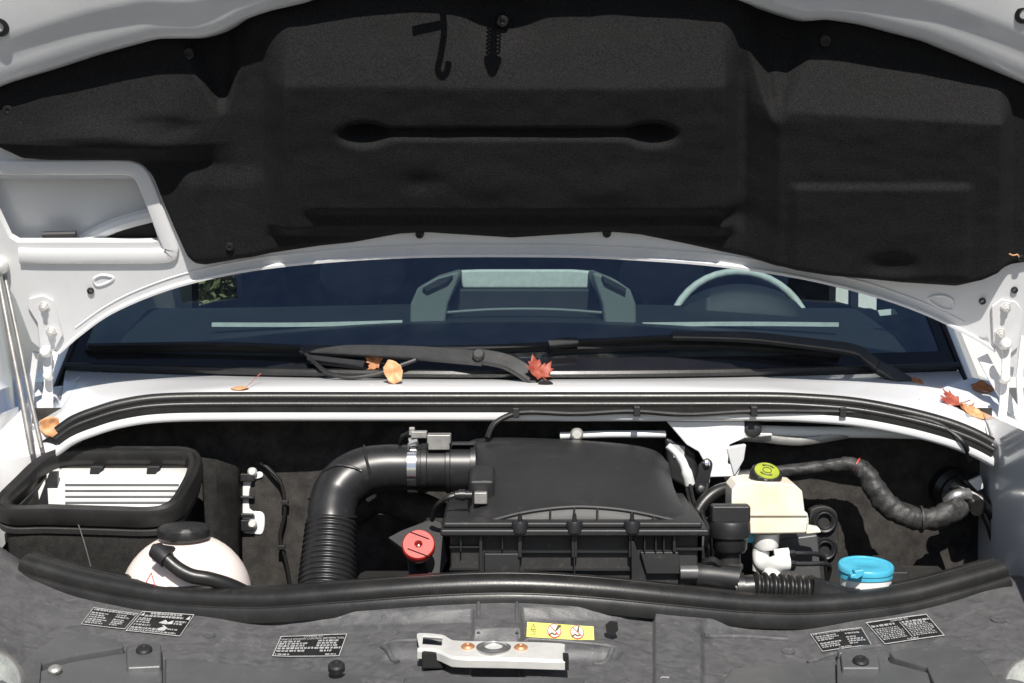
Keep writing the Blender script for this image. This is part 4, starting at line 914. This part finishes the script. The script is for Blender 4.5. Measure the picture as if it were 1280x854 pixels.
m = MB(); s_ = px2m(1, .28); m.lathe([(15*s_, -18*s_), (17*s_, -14*s_), (17.5*s_, 2*s_)], P(957, 668, .28), n=24); m.lathe([(10.5*s_, -46*s_), (10.5*s_, -18*s_)], P(951, 668, .28), n=20); m.build('neck', 'white_plastic', bf, sharp=40)
m = MB(); m.tube([P(*k) for k in spl([(951, 690, .28), (952, 702, .275), (960, 708, .26), (975, 704, .24), (985, 703, .24)], 4)], 11*s_, n=16); m.tube([P(968, 693, .25), P(986, 691, .25)], 6.5*s_, n=14); m.lathe([(13*s_, -22*s_), (13*s_, -4*s_), (9*s_, 2*s_), (0, 4*s_)], P(965, 714, .24), n=20); mc = m.build('elbow', 'white_plastic', bf)
for pth in ([(985, 692, .25), (1005, 692, .25), (1022, 693, .26), (1031, 700, .27), (1034, 728, .28)], [(985, 705, .235), (1010, 705, .235), (1032, 705, .24), (1037, 712, .25), (1032, 730, .26)]):
    m = MB(); m.tube([P(*k) for k in spl(pth, 5)], .0042, n=10); m.lathe([(.0065, 0), (.0065, .010), (.005, .013)], P(*pth[0]), (1, 0, 0), n=6); m.build('brake_pipe', 'plastic_gloss', bf)
m = MB(); m.plate([(934, 672), (938, 668), (946, 669), (946, 678), (931, 679)], .27, .02); m.build('blue_clip', 'blue_cap', bf, bevel=.002)
m = MB(); m.plate([(970, 675), (1022, 668), (1027, 725), (975, 728)], .32, .08); m.build('cylinder_body', 'carrier_plastic', bf, bevel=.004)
# booster behind
m = MB(); m.lathe([(.088, 0), (.095, .006), (.095, .02), (.085, .026), (.05, .034), (0, .036)], P(933, 690, .44), (0, -1, .12), n=48); bo = m.build('brake_booster', 'plastic', None, loc=P(933, 720, .44)); tag(bo, 'round black brake booster behind the cream reservoir', 'booster')
m = MB(); m.tube([P(*k) for k in spl([(866, 662, .34), (872, 640, .35), (886, 622, .36), (904, 612, .37), (930, 610, .38)], 6)], .0125, n=16); m.build('vacuum_hose', 'rubber', bo)
el2 = thing('connector_loom', 'thin black wires with a grey connector squeezed between filter box and oil cap', 'wiring', P(876, 690, .3))
for pth, r in (([(862, 604, .40), (868, 630, .36), (876, 655, .30), (884, 690, .22), (882, 712, .18)], .0035), ([(858, 610, .40), (866, 640, .34), (880, 668, .26), (878, 700, .2)], .003), ([(884, 606, .42), (878, 640, .34), (888, 668, .24), (890, 700, .19)], .004)):
    m = MB(); m.tube([P(*k) for k in spl(pth, 5)], r, n=8); m.build('wire', 'rubber', el2)
m = MB(); m.obox(P(879, 676, .235), (.010, 0, 0), (0, .008, 0), (.002, 0, .012)); m.build('connector', 'carrier_plastic', el2, bevel=.0015)
fl2 = thing('firewall_cable', 'thin black cable looping down the felt firewall beside the white bracket', 'cable', P(345, 700, .52))
m = MB(); m.tube([P(*k) for k in spl([(326, 578, .53), (338, 588, .523), (352, 606, .52), (356, 640, .52), (350, 672, .52), (358, 704, .52), (364, 740, .52)], 6)], .0038, n=8); m.build('cable_run', 'rubber', fl2)
for a, b in ((356, 628), (352, 684)):
    m = MB(); m.obox(P(a, b, .519), (.007, 0, 0), (0, .006, 0), (0, 0, .004)); m.build('cable_clip', 'plastic', fl2, bevel=.001)
# ---- washer filler
wf = thing('washer_filler', 'white washer filler neck with bright blue snap cap', 'washer filler', P(1082, 760, .18))
s_ = px2m(1, .18); c = P(1082, 716, .18)
m = MB(); m.lathe([(31*s_, -60*s_), (32.5*s_, -4*s_), (32.5*s_, 0)], c, n=36); m.build('neck', 'white_plastic', wf)
m = MB(); m.lathe([(33*s_, -6*s_), (34*s_, -5*s_), (34*s_, 0), (33*s_, 1*s_)], c, n=36); m.build('cap_ring', 'blue_cap', wf)
m = MB(); m.lathe([(33*s_, 2*s_), (35*s_, 3*s_), (35*s_, 8*s_), (33.5*s_, 10*s_), (30*s_, 10*s_), (29*s_, 9*s_), (16*s_, 10.5*s_), (14*s_, 9.5*s_), (0, 10*s_)], c + Vector((0, 0, .002)), (.02, -.12, 1), n=40); cp = m.build('cap', 'blue_cap', wf, sharp=40)
m = MB(); m.plate([(1068, 714), (1080, 712), (1080, 719), (1072, 724), (1063, 723), (1064, 719), (1069, 718)], .125, .02); m.build('cap_tab', 'blue_cap', cp, bevel=.0015)
# ---- bracket with two grommets on the firewall
gp = thing('grommet_plate', 'grey plastic plate with two round rubber grommets on the firewall', 'plate', P(1030, 730, .53))
m = MB(); m.plate(spl([(1012, 650), (1016, 636), (1032, 633), (1045, 640), (1048, 655), (1048, 690), (1048, 740), (1012, 740)], 3, True), .50, .06); m.build('backing', 'plastic_dusty', gp, bevel=.003)
for (a, b, r) in ((1030, 651, 16.5), (1031, 686, 15)):
    m = MB(); k = px2m(r, .49); m.lathe([(k, 0), (k, .006), (k*.85, .010), (k*.7, .008), (k*.6, .010), (k*.5, .008), (k*.45, -.01), (0, -.012)], P(a, b, .50), (0, -1, .1), n=32); g = m.build('grommet', 'plastic', gp, sharp=40)
m = MB(); m.plate([(1112, 715), (1136, 715), (1136, 728), (1200, 729), (1200, 750), (1112, 750)], .30, .15); lg = m.build('ledge', 'plastic_dusty', None, bevel=.003, loc=P(1150, 760, .35)); tag(lg, 'small dusty plastic ledge right of the blue cap', 'ledge')
# ---- wiring harness
wh = thing('wiring_harness', 'thick black tape wrapped wiring harness hanging before the firewall', 'harness', P(1110, 660, .45))
hp = spl([(905, 597, .46, 7), (950, 592, .46, 8), (1000, 587, .46, 9), (1040, 582, .455, 9.5), (1066, 581, .45, 11), (1082, 592, .44, 15), (1096, 615, .425, 16), (1115, 636, .415, 16.5), (1140, 648, .41, 15.5), (1165, 648, .41, 16), (1190, 640, .42, 16.5), (1203, 634, .43, 14)], 10)
path = [P(a, b, y) for a, b, y, r in hp]; m = MB(); fr = m.frames([Vector(p) for p in path]); rows = []
for i, ((a, b, y, r), p, (u, v)) in enumerate(zip(hp, path, fr)):
    row = []
    for j in range(24):
        th = 2*math.pi*j/24; d = u*math.cos(th) + v*math.sin(th)
        w_ = 1 + .13 * mnoise.noise(Vector((i*.35, math.cos(th)*1.3, math.sin(th)*1.3))) + .09 * mnoise.noise(Vector((i*.9 + 9, math.cos(th)*2, math.sin(th)*2))) + .05 * (((i * .27 + j / 24) % 1.0) - .5) + .16 * mnoise.noise(Vector((i*.16 + 3, math.cos(th)*.9, math.sin(th)*.9)))
        row.append(p + d * px2m(r * .88, y) * w_)
    rows.append(row)
m.grid(rows, cu=True); m.ngon(rows[-1]); m.build('loom', 'cloth_tape', wh, sharp=35)
m = MB(); i0 = 42; m.tube([path[i0], path[i0].lerp(path[i0 + 1], .8)], px2m(10.8, .45), n=16); m.build('tape_band', 'red_tape', wh)
m = MB(); i0 = 84; m.tube([path[i0] , path[i0 + 1]], px2m(17.5, .41), n=16); m.build('tape_band', 'cloth_tape', wh)
# ---- rubber boot and cables on the right
rb = thing('rubber_boot', 'black rubber cable boot by the white inner wing with dangling cables', 'cable boot', P(1205, 640, .48))
m = MB(); m.lathe([(.040, 0), (.042, .02), (.034, .03), (.036, .04), (.028, .05), (.030, .06), (.020, .075), (.016, .11), (0, .11)], P(1185, 608, .54), (.25, -.9, -.2), n=28); m.build('boot', 'rubber', rb)
m = MB(); m.tube([P(*k) for k in spl([(1185, 628, .45), (1195, 620, .44), (1210, 618, .45)], 4)], .012, n=12); m.build('foil_sleeve', 'steel', rb)
for pth, r in (([(1195, 612, .46), (1222, 628, .46), (1236, 655, .45), (1250, 690, .44), (1290, 720, .40)], .0075), ([(1205, 600, .47), (1240, 632, .46), (1262, 642, .44), (1300, 660, .40)], .005), ([(1190, 605, .48), (1225, 625, .46), (1250, 648, .44), (1275, 668, .42), (1300, 690, .40)], .013)):
    m = MB(); m.tube([P(*k) for k in spl(pth, 6)], r, n=12); m.build('cable', 'rubber', rb)
m = MB(); m.plate([(1211, 602), (1226, 595), (1230, 610), (1222, 614)], .46, .01); m.build('tag', 'white_plastic', rb)

# ---- wiper drive behind the filter box
wd = thing('wiper_motor', 'white coated wiper motor bracket under the scuttle', 'wiper motor', P(885, 600, .5))
m = MB(); m.plate([(833, 527), (931, 527), (931, 548), (912, 556), (910, 580), (926, 585), (922, 596), (888, 597), (887, 606), (884, 597), (884, 585), (873, 565), (858, 556)], .45, .012); m.build('motor_bracket', 'white_paint', wd, bevel=.003)
m = MB(); m.prism([P(908, 560, .447), P(933, 556, .43), (P(930, 575, .44)), P(918, 596, .445)], (0, .02, 0)); m.build('crease', 'white_primer', wd, bevel=.002)
m = MB(); m.plate([(830, 545), (860, 556), (872, 566), (874, 600), (866, 616), (836, 600)], .47, .06); m.build('motor_body', 'plastic', wd, bevel=.008)
m = MB(); m.plate([(839, 555), (856, 558), (855, 575), (842, 572)], .467, .002); m.build('motor_sticker', 'sticker_white', wd)
m = MB(); m.plate(spl([(874, 582), (884, 574), (891, 580), (887, 598), (882, 612), (872, 616), (868, 605), (872, 592)], 3, True), .43, .015); m.build('link_foot', 'plastic', wd, bevel=.002)
for a, b, mt_, r in ((883, 580, 'chrome', .007), (876, 612, 'plastic_gloss', .010)):
    m = MB(); m.lathe([(r, 0), (r, .004), (r*.6, .008), (0, .009)], P(a, b, .43), (0, -1, .3), n=14); m.build('ball_joint', mt_, wd)
m = MB(); m.tube([P(*k) for k in spl([(835, 557, .40), (850, 572, .40), (858, 590, .40), (862, 605, .405)], 4)], [.006]*4 + [.008]*4 + [.010]*5, n=12); m.build('drain_hose', 'white_plastic', wd)
wl = thing('wiper_linkage', 'grey metal wiper linkage bars lying under the scuttle', 'linkage', P(960, 560, .5))
for pts, r, mt_, fl_ in (([(700, 545, .47), (760, 543, .47), (832, 543, .47)], .007, 'white_primer', 1.0), ([(934, 538, .48), (1000, 540, .48), (1100, 541, .48), (1190, 544, .48), (1215, 552, .48)], .0105, 'white_primer', 1), ([(905, 546, .465), (950, 548, .465), (1000, 552, .47), (1060, 543, .475)], .008, 'dull_steel', .5)):
    m = MB(); m.tube([P(*k) for k in spl(pts, 5)], r, n=12, up=Vector((0, 1, .2)), flat=fl_); m.build('link_bar', mt_, wl)
for a, b, r in ((721, 543, .012), (941, 536, .016)):
    m = MB(); m.lathe([(r, -.01), (r, .004), (r*.7, .007), (0, .007)], P(a, b, .455), (0, -1, .2), n=20); m.build('pivot', 'dull_steel' if a < 800 else 'plastic', wl)
m = MB(); m.plate([(905, 541), (935, 541), (965, 542), (966, 545), (905, 550)], .452, .008); m.build('link_plate', 'zinc', wl, bevel=.0015)

# ================================================================== fallen leaves
bpy.context.view_layer.update()
DG = bpy.context.evaluated_depsgraph_get()
def leaf(shape, px, py, size, rot, mt_, label, curl=.25, nm='maple_leaf', stem=True, lean=.35, seed=0, lift=0):
    ok, hit, nrm, _, _, _ = S.ray_cast(DG, CAM, ray(px, py).normalized())
    if nrm.dot(ray(px, py)) > 0: nrm = -nrm
    nrm = (nrm.normalized() + Vector((0, -lean, 0))).normalized()
    ex = Vector((1, 0, 0)); ex = (ex - nrm*ex.dot(nrm)).normalized(); ey = nrm.cross(ex)
    cr, sr = math.cos(rot), math.sin(rot); a1, a2 = ex*cr + ey*sr, ey*cr - ex*sr
    pts = []
    for k in range(len(shape)):                       # finer, uneven outline
        (a, b), (c_, d) = shape[k], shape[(k+1) % len(shape)]
        pts += [(a, b), ((a + c_)/2*(1 + .03*math.sin(7*k + seed)), (b + d)/2*(1 - .04*math.cos(5*k + seed)))]
    c0 = hit + nrm * size * .12 + Vector((0, -.004 * (lift > 0), size * lift)); m = MB(); rows = []
    cx = sum(a for a, b in pts)/len(pts); cy = sum(b for a, b in pts)/len(pts)
    for k in (0.0, .2, .4, .6, .8, 1.0):
        row = []
        for a, b in pts:
            x, z = cx + (a - cx)*k, cy + (b - cy)*k
            h = curl*(x*x*.9 + .25*z*z) - .10*abs(x)**.7 + .16*mnoise.noise(Vector((x*1.6 + seed, z*1.6, seed))) + .07*mnoise.noise(Vector((x*4 + seed, z*4, 2)))
            row.append(c0 + (a1*x + a2*z + nrm*h)*size)
        rows.append(row)
    m.grid(rows, cu=True)
    if stem: m.tube([c0 + (a1*a + a2*b + nrm*c_)*size for a, b, c_ in ((0, -.35, 0), (.05, -.7, .05), (.14, -1.05, .12))], size*.022, n=5)
    o = m.build(nm, mt_, None, sharp=180, solid=.0005, loc=c0); return tag(o, label, 'leaf')
maple = [(0, -.35), (.22, -.42), (.5, -.5), (.45, -.3), (.85, -.1), (.7, 0), (.95, .35), (.62, .3), (.6, .42), (.35, .3), (.38, .7), (.22, .65), (0, 1), (-.22, .65), (-.38, .7), (-.35, .3), (-.6, .42), (-.62, .3), (-.95, .35), (-.7, 0), (-.85, -.1), (-.45, -.3), (-.5, -.5), (-.22, -.42)]
oval = [(math.sin(k/14*2*math.pi)*.62*(1 + .10*math.sin(k*2.3)), math.cos(k/14*2*math.pi)*.85*(1 + .06*math.cos(k*3.1))) for k in range(14)]
leaf(maple, 673, 466, .036, .55, 'leaf_red', 'curled red maple leaf lying behind the middle wiper elbow', .5, seed=1)
leaf(oval, 492, 479, .028, .4, 'leaf_orange', 'rounded pale orange leaf under the washer hose of a wiper', .3, 'fallen_leaf', False, 4, 2, .75)
leaf(maple, 470, 460, .024, 1.2, 'leaf_brown', 'small red brown leaf tucked under the long wiper arm', .5, lean=3, seed=3, lift=.55)
leaf(maple, 1192, 506, .036, 1.9, 'leaf_red', 'crumpled bright red leaf on the white corner by the right hinge', .7, lean=.3, seed=4)
leaf(oval, 1218, 519, .027, 1.3, 'leaf_orange', 'pale orange leaf next to the crumpled red leaf', .5, 'fallen_leaf', False, .3, 5)
leaf(oval, 1228, 488, .026, 1.2, 'leaf_brown', 'brown dry leaf beside the foot of the right hinge', .9, 'fallen_leaf', True, .3, 6)
leaf(oval, 66, 534, .030, 1.0, 'leaf_orange', 'orange leaf on the white corner at the left end of the seal', .5, 'fallen_leaf', False, .3, 7)
leaf(oval, 1146, 478, .016, .6, 'leaf_brown', 'tiny brown leaf behind the right wiper pivot', .5, 'fallen_leaf', True, .4, 8)
leaf(maple, 1206, 513, .020, .3, 'leaf_brown', 'small brown crumpled leaf between the red and the orange leaf', .9, lean=.3, seed=11)
leaf(oval, 688, 474, .014, 1.1, 'leaf_orange', 'little orange leaf scrap beside the curled red maple leaf', .6, 'leaf_scrap', False, 2, 12, .4)
leaf(oval, 300, 487, .020, 1.5, 'leaf_orange', 'small pale leaf beside the thin red stalk on the scuttle', .3, 'fallen_leaf', False, .0, 9)
o = MB().tube([P(*q) for q in spl([(303, 488, .50), (312, 480, .52), (320, 472, .55), (326, 467, .56)], 4)], [.0007]*10 + [.0011]*3, n=6).build('leaf_stalk', 'leaf_red', None, loc=P(312, 480, .52)); tag(o, 'thin red leaf stalk standing on the white scuttle', 'leaf stalk')

# ================================================================== background
nb = thing('parked_car', 'white parked car beside the van', 'car', (-2.55, 3.6, 0))
m = MB(); rows = []
for (y, z, hw, zb) in ((2.3, .62, .80, .35), (2.32, .95, .84, .30), (2.45, 1.04, .86, .28), (3.2, 1.14, .88, .28), (3.3, 1.16, .88, .28), (3.9, 1.62, .70, .28), (5.4, 1.66, .70, .28), (6.2, 1.2, .86, .28), (6.3, .7, .84, .35)):
    X0 = -2.62; sh = min(z, 1.08)
    rows.append([(X0 - hw*.98, y, zb), (X0 - hw, y, sh*.7), (X0 - hw*.97, y, sh - .03), (X0 - hw*.82, y, z), (X0, y, z + .03), (X0 + hw*.82, y, z), (X0 + hw*.97, y, sh - .03), (X0 + hw, y, sh*.7), (X0 + hw*.98, y, zb)])
m.grid(rows); m.ngon(rows[0][::-1]); m.ngon(rows[-1]); m.build('car_body', 'car_white', nb, sharp=40)
m = MB(); m.box((-3.2, 2.27, .50), (-2.04, 2.33, .78)); m.build('grille', 'plastic', nb, bevel=.01)
m = MB(); m.prism([(-3.18, 3.30, 1.19), (-2.06, 3.30, 1.19), (-2.18, 3.82, 1.585), (-3.06, 3.82, 1.585)], (0, -.012, .012)); m.build('car_windscreen', 'car_glass', nb)
for x in (-3.42, -1.82):
    for y in (2.95, 5.6):
        m = MB(); m.lathe([(.18, -.09), (.32, -.09), (.33, 0), (.32, .09), (.18, .09)], (x, y, .33), (1, 0, 0), n=28); wv = m.build('wheel', 'rubber', nb)
        m = MB(); m.lathe([(.19, -.05), (.19, .05), (.05, .06), (0, .06)], (x, y, .33), (1, 0, 0), n=20); m.build('rim', 'zinc', wv)
bc = thing('parked_car', 'blue parked car in front of the white building', 'car', (.6, 9.6, 0))
m = MB(); rows = []
for (x, z, hw) in ((1.0, .6, .75), (1.05, .85, .82), (2.0, .95, .85), (2.6, 1.36, .65), (3.9, 1.38, .65), (4.7, .98, .84), (5.2, .9, .8), (5.25, .5, .75)):
    x -= 2.5; Y0 = 9.6; sh = min(z, .92); rows.append([(x, Y0 - hw*.98, .3), (x, Y0 - hw, sh*.7), (x, Y0 - hw*.97, sh - .02), (x, Y0 - hw*.8, z), (x, Y0 + hw*.8, z), (x, Y0 + hw, sh*.7), (x, Y0 + hw, .3)])
m.grid(rows); m.ngon(rows[0][::-1]); m.ngon(rows[-1]); m.build('car_body', 'car_blue', bc, sharp=40)
m = MB(); m.prism([(-.35, 8.83, .98), (2.0, 8.83, .98), (1.35, 8.95, 1.30), (.15, 8.95, 1.30)], (0, -.02, .0)); m.build('side_glass', 'car_glass', bc)
for x in (-.7, 2.0):
    m = MB(); m.lathe([(.18, -.09), (.31, -.09), (.31, .09), (.18, .09)], (x, 8.85, .31), (0, 1, 0), n=24); m.build('wheel', 'rubber', bc)
bd = thing('white_building', 'plain white building far behind the van', 'building', (6, 16, 0))
m = MB(); m.box((1.5, 14, 0), (16, 22, 4.2)); m.build('wall', 'building', bd)
m = MB(); m.box((1.3, 13.8, 4.2), (16.2, 22.2, 4.45)); m.build('roof', 'carrier_plastic', bd)
for x in (3.1, 5.4, 7.7):
    m = MB(); m.box((x, 13.94, 1.2), (x + 1.1, 14.02, 2.3)); wn = m.build('window', 'zinc', bd)
    m = MB(); m.box((x + .07, 13.925, 1.27), (x + 1.03, 13.95, 2.23)); m.build('pane', 'car_glass', wn)
def bush(loc, rx, ry, rz, n_, mt_, label, sz, trunk_h):
    t = thing('leafy_shrub', label, 'shrub', loc); rg = random.Random(int(loc[0]*10)); L = Vector(loc)
    m = MB(); m.tube([L + Vector((0, 0, 0)), L + Vector((.05, 0, trunk_h*.6)), L + Vector((.0, .05, trunk_h + rz))], [.16, .12, .05], n=10)
    for k in range(6):
        a = k*1.05; m.tube([L + Vector((0, 0, trunk_h*(.5 + .08*k))), L + Vector((math.cos(a)*rx*.4, math.sin(a)*ry*.4, trunk_h + rz*.3)), L + Vector((math.cos(a)*rx*.75, math.sin(a)*ry*.75, trunk_h + rz*.6))], [.06, .04, .015], n=6)
    m.build('trunk', 'bark', t)
    vs = []; fs = []
    cl = [(Vector((rg.gauss(0, .45)*rx, rg.gauss(0, .45)*ry, rg.uniform(-.95, .9)*rz)), rg.uniform(.25, .5)) for _ in range(60)]
    for k in range(n_):
        c0, r0 = cl[k % 60]; p = L + Vector((0, 0, trunk_h + rz)) + c0 + Vector((rg.gauss(0, 1), rg.gauss(0, 1), rg.gauss(0, 1))) * r0 * .6
        u = Vector((rg.gauss(0, 1), rg.gauss(0, 1), rg.gauss(0, 1))).normalized(); v_ = u.orthogonal().normalized(); s1 = sz*rg.uniform(.6, 1.3)
        b0 = len(vs); vs += [p - u*s1, p + v_*s1*.5, p + u*s1, p - v_*s1*.5]; fs.append((b0, b0+1, b0+2, b0+3))
    me = MB(); me.add(vs, fs); o = me.build('crown', mt_, t)
    return t
bush((-5.0, 12.0, 0), 1.6, .9, 1.0, 9000, 'foliage_y', 'yellow green autumn shrub behind the white parked car', .07, .12)
bush((-2.95, 14.5, 0), 1.5, .9, 1.1, 9000, 'foliage_g', 'darker green shrub seen through the side window of the van', .07, .12)
